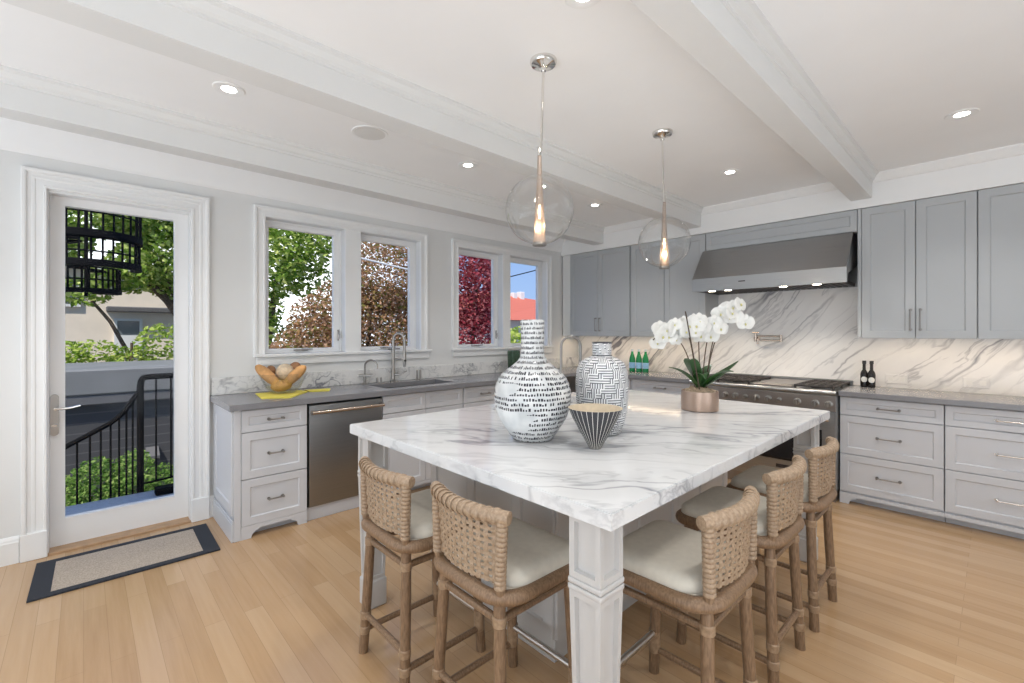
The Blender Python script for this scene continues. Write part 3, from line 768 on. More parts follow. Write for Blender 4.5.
# green vase, bottles ---------------------------------------------------
m = MB(); prof = [(.05, 0), (.062, .01), (.066, .12), (.07, .22), (.072, .262), (.068, .262), (.062, .22), (.058, .02)]
m.lathe(prof, 0, 0, 32, True, True)
o = m.build('glass_vase', 'green_vase'); tag(o, 'tall dark green glass vase on the counter below the corner window', 'vase', loc=(.16, 3.70, .9142))
rb = MB()
for k in range(14):
    a = 2 * pi * k / 14; rb.tube([(.0655 * cos(a), .0655 * sin(a), .02), (.0685 * cos(a), .0685 * sin(a), .14), (.0725 * cos(a), .0725 * sin(a), .255)], .004, 5)
rb.build('ribs', 'green_vase', o)
def bottle(x, y, prof, glass, lab, capm, lz, lr, label, group, name='glass_bottle', cat='bottle', round_label=False):
    t = thing(name, label, cat, (x, y, .9142), group=group)
    m = MB(); m.lathe(prof, 0, 0, 24); m.build('bottle_body', glass, t)
    if round_label:
        m = MB()
        R = lr + .0008
        rows = 8
        # round paper label wrapped on the glass, facing the room
        for i in range(-rows, rows):
            for j in range(-rows, rows):
                cs = []
                for (p, q) in ((i, j), (i + 1, j), (i + 1, j + 1), (i, j + 1)):
                    rr = .024 * max(abs(p), abs(q)) / rows; an = atan2(q, p)
                    uu, ww = rr * cos(an), rr * sin(an)
                    a = uu / R - pi / 2 + .15
                    cs.append((R * cos(a), R * sin(a), lz[0] + ww))
                if len({(round(c[0], 6), round(c[1], 6), round(c[2], 6)) for c in cs}) >= 3:
                    try: m.quad(cs)
                    except ValueError: pass
        m.build('label_sticker', lab, t)
    else:
        m = MB(); m.lathe([(lr, lz[0]), (lr, lz[1])], 0, 0, 24, False, False); m.build('label_sticker', lab, t)
    z = prof[-1][1]; r = prof[-1][0]
    m = MB(); m.lathe([(r + .002, z - .022), (r + .002, z + .004), (r, z + .005)], 0, 0, 16); m.build('cap', capm, t)
wp = [(.030, 0), (.036, .006), (.036, .135), (.034, .16), (.024, .195), (.015, .225), (.013, .268)]
for px_, nm in ((1.03, 'leftmost of the three green water bottles on the back counter'), (1.115, 'middle one of the three green water bottles on the back counter'), (1.20, 'rightmost of the three green water bottles on the back counter')):
    bottle(px_, 4.86 + (px_ - 1.03) * .1, wp, 'green_bottle', 'blue_label', 'cap', (.045, .115), .0368, nm, 'green water bottles')
dp = [(.022, 0), (.027, .005), (.028, .11), (.024, .13), (.012, .152), (.0115, .212), (.013, .214), (.013, .225)]
bottle(3.272, 4.965, dp, 'dark_bottle', 'white_label', 'black', (.068, 0), .0282, 'left one of the two dark bottles with round white labels beside the range', 'dark bottles', round_label=True)
bottle(3.325, 4.955, dp, 'dark_bottle', 'white_label', 'black', (.066, 0), .0282, 'right one of the two dark bottles with round white labels beside the range', 'dark bottles', round_label=True)

# wall cabinets -----------------------------------------------------------
def wall_unit(u0, u1, doors, name, label, z0=1.352, z1=2.43):
    t = thing(name, label, 'cabinet')
    m = MB(TU); m.box(u0, u1, -.325, 0, z0, z1 - .002); m.build('carcass', 'upper', t, smooth=0)
    for (a, b, hs) in doors:
        f = MB(TU).panel(a + .0015, b - .0015, z0 - .009, z1 - .004, .001, .021, .058, .009).build('door', 'upper', t, smooth=0)
        if hs: pull(TU, hs, 1.49, .155, 'pewter', f, vert=True, v=.021)
    return t
wu = wall_unit(.022, 1.062, [(.15, .60, .572), (.602, 1.062, .632)], 'wall_cabinet', 'grey two-door wall cabinet in the room corner by the window')
MB(TU).box(.022, .149, 0, .02, 1.344, 2.427, .001).build('filler_panel', 'wall', wu, smooth=0)
wall_unit(1.064, 1.972, [(1.085, 1.505, None), (1.507, 1.972, None)], 'wall_cabinet', 'grey two-door wall cabinet left of the range hood')
w2 = wall_unit(3.262, 3.968, [(3.288, 3.628, 3.600), (3.630, 3.967, 3.658)], 'wall_cabinet', 'grey two-door wall cabinet just right of the range hood')
MB(TU).box(3.262, 3.287, 0, .02, 1.353, 2.427, .001).build('filler_panel', 'upper', w2, smooth=0)
wall_unit(3.970, 4.66, [(3.971, 4.318, None), (4.319, 4.66, None)], 'wall_cabinet', 'grey wall cabinet at the right edge above the marble')
t = thing('hood_cabinet', 'grey panelled box above the steel range hood', 'cabinet')
MB(TU).box(1.975, 3.260, -.325, 0, 2.243, 2.428).build('carcass', 'upper', t, smooth=0)
MB(TU).panel(1.981, 3.257, 2.246, 2.426, .001, .021, .045, .009).build('front_panel', 'upper', t, smooth=0)
# under-cabinet light bars
for (a, b, lab) in ((.10, 1.90, 'slim warm light bar under the wall cabinets left of the hood'), (3.30, 4.6, 'slim warm light bar under the wall cabinets right of the hood')):
    t = thing('undercabinet_light', lab, 'light')
    MB().box(a, b, 4.80, 4.84, 1.346, 1.3515).box(a, b, 4.793, 4.7995, 1.3435, 1.3515).build('housing', 'plate', t)
    MB().box(a + .01, b - .01, 4.805, 4.835, 1.3445, 1.346).build('diffuser', 'led_strip', t)

# outlets on the marble
for (x, z, lab) in ((3.475, .99, 'flat pale outlet plate on the marble nearer the dark bottles'), (3.955, .995, 'flat pale outlet plate on the marble nearer the right edge')):
    t = thing('power_outlet', lab, 'outlet')
    MB().box(x - .075, x + .075, 5.072, 5.0795, z - .04, z + .04, .003).build('cover_plate', 'marble_wall', t)
    for q in (-.0375, .0375): MB().box(x + q - .0175, x + q + .0175, 5.0705, 5.0718, z - .018, z + .018, .001).build('socket', 'plate', t)

# range hood ---------------------------------------------------------------
t = thing('range_hood', 'wide sloping stainless steel range hood over the range', 'range hood')
hx0, hx1 = 1.945, 3.232
m = MB(); m.prism([(4.50, 1.80), (4.50, 1.925), (4.748, 2.241), (5.078, 2.241), (5.078, 1.80), (5.06, 1.80), (5.06, 2.0), (4.56, 1.88), (4.53, 1.80)], (), hx0, hx1, 'x')
m.build('canopy', 'steel_x', t, smooth=0)
m = MB(); n = 26
for k in range(n):
    x = hx0 + .02 + (hx1 - hx0 - .04) * k / n
    m.prism([(x, 1.802), (x + .026, 1.802), (x + .033, 1.83), (x - .007, 1.83)], (), 4.56, 5.05, 'y')
m.build('baffle_filter', 'iron', t, smooth=0)
for x in (2.135, 2.29, 2.765, 3.02):
    l_ = MB(); l_.lathe([(.040, 1.797), (.040, 1.801), (.036, 1.803)], x, 4.53, 20); q = l_.build('lamp', 'chrome', t)
    l_ = MB(); l_.lathe([(.032, 1.7955), (.030, 1.7965)], x, 4.53, 20); l_.build('lens', 'hood_led', q)
    ld = bpy.data.lights.new('hood_lamp', 'SPOT'); ld.energy = 7; ld.spot_size = radians(110); ld.spot_blend = .6; ld.color = (1, .86, .68); ld.shadow_soft_size = .03
    lo = bpy.data.objects.new('hood_lamp_beam', ld); COL.objects.link(lo); lo.location = (x, 4.60, 1.775)
MB().box(2.395, 2.455, 4.4975, 4.5005, 1.868, 1.878, .001).build('badge', 'iron', t)

# pot filler
t = thing('pot_filler', 'folding nickel pot filler tap mounted on the marble above the range', 'tap')
m = MB(); m.lathe([(.001, 0), (.03, 0), (.03, .008), (.012, .012), (.012, .04)], 0, 0, 16)
m.bm.transform(Matrix.Translation((2.365, 5.079, 1.33)) @ Matrix.Rotation(pi / 2, 4, 'X')); m.build('wall_flange', 'warm_nickel', t)
m = MB(); m.tube([(2.365, 5.04, 1.295), (2.365, 5.04, 1.372)], .0125, 12); m.tube([(2.365, 5.04, 1.352), (2.60, 5.035, 1.352)], .009, 10); m.tube([(2.60, 5.035, 1.365), (2.60, 5.035, 1.295)], .012, 12)
m.build('upper_arm', 'warm_nickel', t)
m = MB(); m.tube([(2.60, 5.035, 1.31), (2.40, 5.0, 1.31)], .009, 10); m.tube([(2.40, 5.0, 1.325), (2.40, 5.0, 1.27)], .011, 12); m.build('lower_arm', 'warm_nickel', t)
m = MB(); m.tube([(2.365, 5.04, 1.372), (2.365, 5.04, 1.385)], .009, 10); m.tube([(2.335, 5.04, 1.388), (2.395, 5.04, 1.388)], .006, 8); m.build('valve_handle', 'warm_nickel', t)

# range ----------------------------------------------------------------------
t = thing('kitchen_range', 'wide stainless range cooker with black grates below the steel hood', 'range')
rx0, rx1 = 1.955, 3.175
m = MB(); m.box(rx0, rx1, 4.44, 5.075, .10, .905, .003); m.tube([(rx0, 4.438, .893), (rx1, 4.438, .893)], .020, 14); m.box(rx0, rx1, 4.43, 5.075, .897, .913, .002); m.box(rx0, rx1, 5.045, 5.078, .913, .955, .004)
m.build('body', 'steel_x', t, smooth=30)
cp = MB().box(rx0 + .002, rx1 - .002, 4.425, 4.445, .745, .868, .004).build('control_panel', 'steel_dark', t)
for x in (1.99, 2.08, 2.19, 2.304, 2.395, 2.483, 2.577, 2.676, 2.763, 2.901, 3.032, 3.125):
    big = x not in (2.483, 2.763)
    R = .024 if big else .016
    k = MB(); k.lathe([(R + .006, 0), (R + .006, .006), (R, .008), (R * .9, .034), (R * .8, .037)], 0, 0, 20)
    k.box(-.005, .005, -R * .95, R * .95, .03, .046, .002)
    k.bm.transform(Matrix.Translation((x, 4.425, .803)) @ Matrix.Rotation(pi / 2, 4, 'X')); k.build('knob', 'nickel', t)
def oven(a, b, z0, z1, win):
    dd = MB().box(a, b, 4.418, 4.440, z0, z1, .004).build('oven_door', 'steel_x', t)
    if win: MB().box(a + .09, b - .09, 4.4155, 4.4185, z0 + .12, z1 - .15, .001).build('oven_window', 'oven_glass', dd)
    hh = MB()
    for x in (a + .05, b - .05): hh.box(x - .012, x + .012, 4.37, 4.418, z1 - .068, z1 - .042, .004)
    hh.tube([(a + .03, 4.365, z1 - .055), (b - .03, 4.365, z1 - .055)], .0125, 12); hh.build('handle', 'chrome', dd)
    return dd
oven(rx0 + .004, 2.335, .165, .738, True); bigd = oven(2.341, rx1 - .004, .165, .738, True)
MB().box(2.74, 2.86, 4.4145, 4.4175, .215, .245, .002).build('badge', 'iron', bigd)
MB().box(rx0 + .01, rx1 - .01, 4.47, 5.0, 0, .16, .003).build('toe_kick', 'steel_dark', t)
def grate(a, b):
    g = MB(); y0, y1, z = 4.47, 5.03, .945
    for x in [a + (b - a) * i / 4 for i in range(5)]: g.box(x - .006, x + .006, y0, y1, z - .016, z, .002)
    for y in [y0 + (y1 - y0) * i / 6 for i in range(7)]: g.box(a - .006, b + .006, y - .006, y + .006, z - .016, z, .002)
    for x in (a, b):
        for y in (y0, y1, (y0 + y1) / 2): g.box(x - .008, x + .008, y - .008, y + .008, .913, z, .001)
    for y in (y0 + .14, y1 - .14):
        g.lathe([(.055, .913), (.055, .92), (.035, .926), (.03, .93)], (a + b) / 2, y, 20)
    g.build('burner_grate', 'iron', t, smooth=0)
grate(1.98, 2.20); grate(2.22, 2.50); grate(2.875, 3.15)
g = MB(); g.box(2.53, 2.85, 4.47, 5.03, .913, .928, .003); g.box(2.545, 2.835, 4.49, 5.02, .926, .934, .003); g.build('griddle', 'steel_dark', t)

# ------------------------------------------------------------------ island
IX0, IX1, IY0, IY1 = 1.762, 3.370, 1.006, 3.302
PS = (1.905, 2.20, 1.84, 2.72)
t = thing('kitchen_island', 'large kitchen island with white veined marble top on square panelled legs', 'island')
m = MB(); zt, zb = .914, .866
def ringv(a, z): return [(IX0 + a, IY0 + a, z), (IX1 - a, IY0 + a, z), (IX1 - a, IY1 - a, z), (IX0 + a, IY1 - a, z)]
m.prism(rect(IX0, IX1, IY0, IY1), [rect(*PS)], zb + .003, zt - .003, 'z')
m.prism(rect(IX0 + .003, IX1 - .003, IY0 + .003, IY1 - .003), [rect(*PS)], zt - .0031, zt, 'z')
m.prism(rect(IX0 + .003, IX1 - .003, IY0 + .003, IY1 - .003), [rect(*PS)], zb, zb + .0031, 'z')
m.build('marble_top', 'marble_top', t, smooth=0)
b = MB(); bx0, bx1, by0, by1 = 1.890, 2.80, 1.43, 3.18
b.box(bx0, bx1, by0, by1, .06, zb)
b.box(bx0 + .01, bx1 - .01, by0 + .01, by1 - .01, 0, .062, .002); b.box(bx0 - .004, bx1 + .004, by0 - .004, by1 + .004, .05, .11, .003)
b.T = lambda u, v, w: (u, by0 - v, w)
for a0, a1 in ((bx0, bx0 + .33), (bx0 + .33, bx0 + .665), (bx0 + .665, bx1)): b.panel(a0, a1, .11, zb - .01, 0, .014, .055, .009)
b.T = lambda u, v, w: (bx1 + v, u, w)
for k in range(5): b.panel(by0 + .35 * k, by0 + .35 * (k + 1), .11, zb - .01, 0, .014, .055, .009)
b.T = lambda u, v, w: (bx0 - v, u, w)
for k in range(4): b.panel(by0 + .4375 * k, by0 + .4375 * (k + 1), .11, zb - .01, 0, .014, .055, .009)
b.T = lambda u, v, w: (u, by1 + v, w)
for a0, a1 in ((bx0, bx0 + .5), (bx0 + .5, bx1)): b.panel(a0, a1, .11, zb - .01, 0, .014, .055, .009)
b.build('cabinet_body', 'island', t, smooth=0)
def leg(cx_, cy_):
    w = .055; m = MB()
    m.box(cx_ - w + .018, cx_ + w - .018, cy_ - w + .018, cy_ + w - .018, .0, zb)
    def faces(z0, z1, wt, wb, frame):
        # four panelled faces, tapering from wt (top) to wb (bottom)
        for q in range(4):
            def T(u, v, z, q=q):
                k = (z - z0) / (z1 - z0); hw = wb + (wt - wb) * k
                x, y = u * hw, -(hw - .014 + v)
                for _ in range(q): x, y = -y, x
                return (cx_ + x, cy_ + y, z)
            m.T = T
            fr = frame / wt
            rings = [(-1, 1, z0, z1, .014), (-1 + fr, 1 - fr, z0 + frame, z1 - frame, .014), (-1 + fr + .07, 1 - fr - .07, z0 + frame + .004, z1 - frame - .004, .0)]
            V = []
            for (a, b_, c, e, v) in rings: V.append([m.bm.verts.new(p) for p in ((a, v, c), (b_, v, c), (b_, v, e), (a, v, e))])
            for A, B in zip(V, V[1:]):
                for i in range(4): m.bm.faces.new((A[i], A[(i + 1) % 4], B[(i + 1) % 4], B[i]))
            m.bm.faces.new(V[-1]); m._put([v for r_ in V for v in r_])
        m.T = I
    faces(.685, zb, w, w, .018)
    for z in (.648, .667): m.box(cx_ - w - .004, cx_ + w + .004, cy_ - w - .004, cy_ + w + .004, z, z + .017, .005, 2)
    faces(.14, .648, w, w - .012, .018)
    m.box(cx_ - w + .004, cx_ + w - .004, cy_ - w + .004, cy_ + w - .004, 0, .14, .006)
    m.build('leg', 'island', t, smooth=0, norm=True)
for (a, c) in ((3.265, 1.083), (1.868, 1.083), (3.265, 3.225), (1.868, 3.225)): leg(a, c)
s_ = MB(); x0, x1, y0, y1 = PS
s_.box(x0 - .006, x0, y0 - .006, y1 + .006, .70, .8655); s_.box(x1, x1 + .006, y0 - .006, y1 + .006, .70, .8655); s_.box(x0, x1, y0 - .006, y0, .70, .8655); s_.box(x0, x1, y1, y1 + .006, .70, .8655); s_.box(x0 - .006, x1 + .006, y0 - .006, y1 + .006, .696, .70)
s_.build('prep_sink', 'sink', t)
t = thing('island_tap', 'slim arched nickel tap on the island behind the two tall vases', 'tap', (1.845, 2.585, .9142))
m = MB(); m.lathe([(.026, 0), (.026, .008), (.014, .014), (.0135, .08), (.0115, .085)], 0, 0, 16); m.build('body', 'nickel', t)
m = MB(); m.tube([(0, 0, .08), (0, 0, .37)] + [(.05 - .05 * cos(a), .052 - .052 * cos(a), .37 + .075 * sin(a)) for a in [pi * i / 12 for i in range(13)]] + [(.1, .104, .26)], .0105, 12); m.build('spout', 'pewter', t)
m = MB(); m.tube([(0, 0, .06), (-.03, .05, .07)], .006, 8); m.build('lever', 'nickel', t)

# vases, bowl, orchid on the island ----------------------------------------------
def px_prof(rows, sc, zoff): return [(r * sc, zoff - y * sc) for r, y in rows]
fl = [(.072, 0), (.088, .003), (.100, .020), (.118, .045), (.138, .075), (.155, .107), (.167, .146), (.1715, .186), (.170, .218), (.162, .251), (.148, .278), (.130, .298), (.106, .318), (.083, .335), (.066, .350), (.056, .366), (.0515, .389), (.052, .46), (.0545, .528), (.052, .532), (.047, .529), (.045, .45)]
o = MB().lathe(fl, 0, 0, 64, True, True).build('flask_vase', 'flask', smooth=50)
tag(o, 'white round-bellied bottle vase with rows of black dashes and a long neck', 'vase', loc=(2.637, 1.465, .9142))
tv = [(.072, 0), (.085, .006), (.104, .05), (.116, .11), (.1225, .18), (.123, .25), (.118, .30), (.102, .335), (.077, .353), (.054, .361), (.046, .366), (.0445, .372)]
o = MB().lathe(tv, 0, 0, 56).build('hatched_vase', 'maze', smooth=50)
tag(o, 'tall shouldered vase with a black and white maze pattern', 'vase', loc=(2.779, 1.790, .9142))
MB().lathe([(.0445, .366), (.0455, .425), (.044, .429), (.040, .428), (.039, .38)], 0, 0, 40).build('neck', 'maze', o)
k = MB(); k.tube(circ((0, 0, .428), .043, 36), .0035, 6, True); k.tube(circ((0, 0, .367), .0455, 36), .003, 6, True); k.build('rim_band', 'darkrim', o)
bw = [(.022, 0), (.026, .004), (.042, .035), (.068, .080), (.092, .125), (.1085, .163), (.111, .167)]
o = MB().lathe(bw, 0, 0, 72, True, False).build('striped_bowl', 'stripe', smooth=50)
tag(o, 'small conical bowl, black with white stripes outside and tan inside', 'bowl', loc=(2.932, 1.53, .9142))
MB().lathe([(.111, .167), (.108, .168), (.104, .163), (.086, .125), (.062, .080), (.036, .038), (.012, .012)], 0, 0, 72, False, True).build('inside_glaze', 'tan', o, smooth=50)

ox, oy = 2.811, 2.762
t = thing('potted_orchid', 'white moth orchid in a round copper pot on the island', 'plant', (ox, oy, .9142))
m = MB(); m.lathe([(.100, 0), (.107, .004), (.108, .05), (.107, .118), (.103, .121), (.099, .118), (.098, .09)], 0, 0, 48); m.build('pot', 'copper', t)
ms = MB()
q = bmesh.ops.create_icosphere(ms.bm, subdivisions=4, radius=1.0)
for v in q['verts']:
    n = noise.noise(v.co * 5) * .3 + noise.noise(v.co * 13) * .15
    v.co = Vector((v.co.x * .097, v.co.y * .097, .105 + max(-.02, v.co.z * .035) * (1 + n) + max(0, n) * .02))
ms.build('moss', 'moss', t)
RV = Vector((.685, .728, 0)); FV = Vector((.728, -.685, 0))     # across and towards the viewer
def O3(r, f, z): return RV * r + FV * f + Vector((0, 0, z))
def leafmesh(pts, wid):
    m = MB(); n = len(pts); rows = []
    for i, p in enumerate(pts):
        k = i / (n - 1); w = wid * (sin(pi * (k ** .75)) * .98 + .06) if k < 1 else .004
        tg = (pts[min(i + 1, n - 1)] - pts[max(i - 1, 0)]).normalized()
        side = tg.cross(Vector((0, 0, 1)))
        side = side.normalized() if side.length > .05 else RV
        up_ = side.cross(tg).normalized()
        rows.append([m.bm.verts.new(p + side * (w * a) + up_ * (abs(a) * w * .35)) for a in (-1, -.5, 0, .5, 1)])
    for a, b_ in zip(rows, rows[1:]):
        for j in range(4): m.bm.faces.new((a[j], a[j + 1], b_[j + 1], b_[j]))
    bmesh.ops.recalc_face_normals(m.bm, faces=m.bm.faces[:])
    bmesh.ops.solidify(m.bm, geom=m.bm.faces[:], thickness=.003)
    return m
def bez(a, b_, c, n=9):
    return [a * (1 - s) ** 2 + b_ * 2 * s * (1 - s) + c * s * s for s in [i / (n - 1) for i in range(n)]]
for (r, f, z, mr, mf, mz, w) in ((-.20, .03, .265, -.10, .02, .25, .030), (-.075, .06, .31, -.09, .02, .34, .050), (.225, .02, .30, .12, .03, .20, .050), (.16, .10, .245, .09, .06, .25, .048), (.05, -.12, .24, .02, -.06, .26, .040), (.12, -.1, .27, .05, -.06, .25, .035), (-.01, .11, .20, -.02, .06, .28, .040)):
    leafmesh(bez(O3(0, 0, .12), O3(mr, mf, mz), O3(r, f, z)), w).build('leaf', 'leaf', t)
# flower: two broad petals, three sepals, a small lip
def flower_meshes():
    m = MB()
    def petal(ang, ln, wd, tilt):
        pts = 7; rows = []
        for i in range(pts + 1):
            k = i / pts; w = wd * sin(pi * min(.97, .08 + .9 * k)) ** .7
            rr = ln * k; zz = .006 * sin(pi * k) + tilt * k * k
            rows.append([m.bm.verts.new((cos(ang) * rr - sin(ang) * w * a, sin(ang) * rr + cos(ang) * w * a, zz - abs(a) * .004)) for a in (-1, 0, 1)])
        for a, b_ in zip(rows, rows[1:]):
            for j in range(2): m.bm.faces.new((a[j], a[j + 1], b_[j + 1], b_[j]))
    petal(0.15, .056, .036, .004); petal(pi - .15, .056, .036, .004)
    for a in (pi / 2, pi * 1.22, pi * 1.78): petal(a, .052, .024, -.004)
    return m
fm = flower_meshes(); first = fm.build('flower', 'petal', t, smooth=60)
lp = MB(); lp.ball((0, -.006, .010), .008, 1, (.8, 1.2, 1.0)); lip0 = lp.build('lip', 'lip', first)
used = [False]
def flower(pos, facing, sc):
    if not used[0]: o = first; used[0] = True
    else:
        o = first.copy(); COL.objects.link(o); o.parent = t
        l2 = lip0.copy(); COL.objects.link(l2); l2.parent = o
    o.location = pos; o.scale = (sc, sc, sc)
    q = facing.to_track_quat('Z', 'Y'); o.rotation_mode = 'QUATERNION'; o.rotation_quaternion = q
# stems: bottom, knee, arching tip, number of flowers
stems = [((-.03, .01), (-.07, .0, .45), (-.20, .02, .53), (-.30, .04, .43), 7),
         ((-.015, -.01), (-.05, .0, .50), (-.10, .03, .56), (-.19, .05, .47), 7),
         ((.0, .02), (-.02, .0, .47), (.0, .03, .58), (-.08, .06, .47), 8),
         ((.02, -.01), (.03, .0, .44), (.06, .01, .58), (.13, .03, .47), 7),
         ((.035, .01), (.05, .02, .46), (.14, .02, .66), (.19, .03, .61), 6),
         ((.045, -.02), (.08, -.02, .50), (.20, .0, .68), (.27, .02, .52), 6)]
rnd_ = random.Random(3)
for (b0, k1, k2, tip, n) in stems:
    P0 = O3(b0[0], b0[1], .12); P1 = O3(*k1); P2 = O3(*k2); P3 = O3(*tip)
    pts = []
    for i in range(21):
        s = i / 20
        pts.append(P0 * (1 - s) ** 3 + P1 * 3 * s * (1 - s) ** 2 + P2 * 3 * s * s * (1 - s) + P3 * s ** 3)
    MB().tube(pts, .0036, 6).build('stem', 'stem', t)
    for k in range(n):
        s = .52 + .48 * k / (n - 1); p = pts[min(20, int(s * 20))]
        off = O3(rnd_.uniform(-.035, .035), rnd_.uniform(.0, .04), rnd_.uniform(-.03, .04))
        fc = O3(rnd_.uniform(-.6, .6), 1.0, rnd_.uniform(-.35, .35)).normalized()
        flower(p + off, fc, rnd_.uniform(.8, 1.05))
MB().tube([O3(-.02, .05, .12), O3(-.075, .09, .34), O3(-.132, .115, .60)], .0042, 6).build('stake', 'stem', t)

# ------------------------------------------------------------------ pendants
def pendant(x, y, shift, label):
    sx, sy = .685 * shift, .728 * shift
    t = thing('pendant_light', label, 'pendant light', (x + sx, y + sy, 1.975), group='glass globe pendants')
    z = H - 1.975
    m = MB(); m.lathe([(.064, z), (.064, z - .010), (.058, z - .020), (.030, z - .026), (.014, z - .036), (.012, z - .05)], -sx, -sy, 32); m.build('canopy', 'chrome', t)
    m = MB(); m.tube([(-sx, -sy, z - .04), (-sx * .35, -sy * .35, .28), (0, 0, .26)], .0065, 12); m.lathe([(.010, .26), (.010, .30), (.0065, .305)], 0, 0, 12); m.build('rod', 'chrome', t)
    m = MB(); pr = []
    for i in range(33):
        a = -pi / 2 + .21 + (pi - .21 - .09) * i / 32
        pr.append((.163 * cos(a), .163 * sin(a)))
    m.lathe(pr, 0, 0, 56, False, False); m.build('glass_globe', 'globe', t, smooth=180)
    m = MB(); m.lathe([(.009, .28), (.012, .17), (.018, .05), (.024, -.05), (.030, -.163)], 0, 0, 32, False, False); sh = m.build('mesh_shade', 'mesh', t, smooth=180)
    m = MB(); m.lathe([(.031, -.156), (.034, -.160), (.034, -.168), (.031, -.171), (.026, -.168)], 0, 0, 28); m.build('bottom_ring', 'nickel', sh)
    m = MB(); m.lathe([(.003, .025), (.007, .012), (.0085, -.01), (.007, -.03), (.003, -.042)], 0, 0, 16); m.build('bulb', 'bulb', t)
    ld = bpy.data.lights.new('pendant_bulb', 'POINT'); ld.energy = 2.5; ld.color = (1, .78, .52); ld.shadow_soft_size = .02
    lo = bpy.data.objects.new('pendant_bulb', ld); COL.objects.link(lo); lo.location = (x, y, 1.975 - .075)
pendant(2.577, 1.602, -.019, 'clear glass globe pendant nearer the camera, above the bottle vase')
pendant(2.577, 2.736, .012, 'clear glass globe pendant farther back, in front of the wall cabinets')

# ------------------------------------------------------------------ recessed lights and speaker
def downlight(x, y, label, watts=25):
    t = thing('recessed_light', label, 'ceiling light', (x, y, H), group='recessed ceiling lights')
    m = MB(); m.lathe([(.036, -.0022), (.052, -.006), (.072, -.006), (.076, -.003), (.076, -.0002), (.035, -.0002)], 0, 0, 32, False, False); m.build('trim_ring', 'trim', t)
    m = MB(); m.lathe([(.036, -.0025), (.001, -.0028)], 0, 0, 24, False, True); m.build('lens', 'led', t)
    ld = bpy.data.lights.new('downlight', 'SPOT'); ld.energy = watts; ld.spot_size = radians(125); ld.spot_blend = .7; ld.color = (1, .975, .94); ld.shadow_soft_size = .045
    lo = bpy.data.objects.new('downlight_beam', ld); COL.objects.link(lo); lo.location = (x, y, H - .03)
downlight(1.254, .565, 'recessed ceiling light nearest the glass door, left of the speaker')
downlight(1.252, 2.173, 'recessed ceiling light between the near pendant rod and the round speaker')
downlight(1.258, 3.80, 'recessed ceiling light in the window bay closest to the corner cabinets')
downlight(2.584, 3.814, 'recessed ceiling light in the middle bay near the range hood')
downlight(3.922, 3.807, 'recessed ceiling light in the right bay above the right wall cabinets')
downlight(2.973, 1.40, 'recessed ceiling light at the very top edge of the photo')
for (x, y) in ((2.6, -.9), (4.1, .9), (4.3, 2.3), (1.25, -1.1), (5.6, 1.2), (4.6, -1.2)):    # the same lights over the unseen rest of the room
    ld = bpy.data.lights.new('downlight', 'SPOT'); ld.energy = 25; ld.spot_size = radians(125); ld.spot_blend = .7; ld.color = (1, .975, .94); ld.shadow_soft_size = .045
    lo = bpy.data.objects.new('downlight_beam', ld); COL.objects.link(lo); lo.location = (x, y, H - .03)
t = thing('ceiling_speaker', 'flat round speaker grille in the ceiling bay by the windows', 'speaker', (1.262, 1.36, H))
MB().lathe([(.098, -.004), (.112, -.006), (.115, -.0002)], 0, 0, 40, False, False).build('rim', 'trim', t)
MB().lathe([(.098, -.0045), (.05, -.006), (.001, -.0065)], 0, 0, 40, False, True).build('grille', 'speaker', t)

# ------------------------------------------------------------------ rug
t = thing('doormat', 'oatmeal doormat with charcoal border in front of the glass door', 'rug', (.40, .215, 0), radians(-1.0))
hx, hy = .262, .425
MB().prism(rect(-hx, hx, -hy, hy), [rect(-hx + .045, hx - .045, -hy + .085, hy - .085)], .001, .010, 'z').build('border', 'rug_dark', t)
MB().box(-hx + .044, hx - .044, -hy + .084, hy - .084, .001, .0085).build('woven_field', 'rug', t)

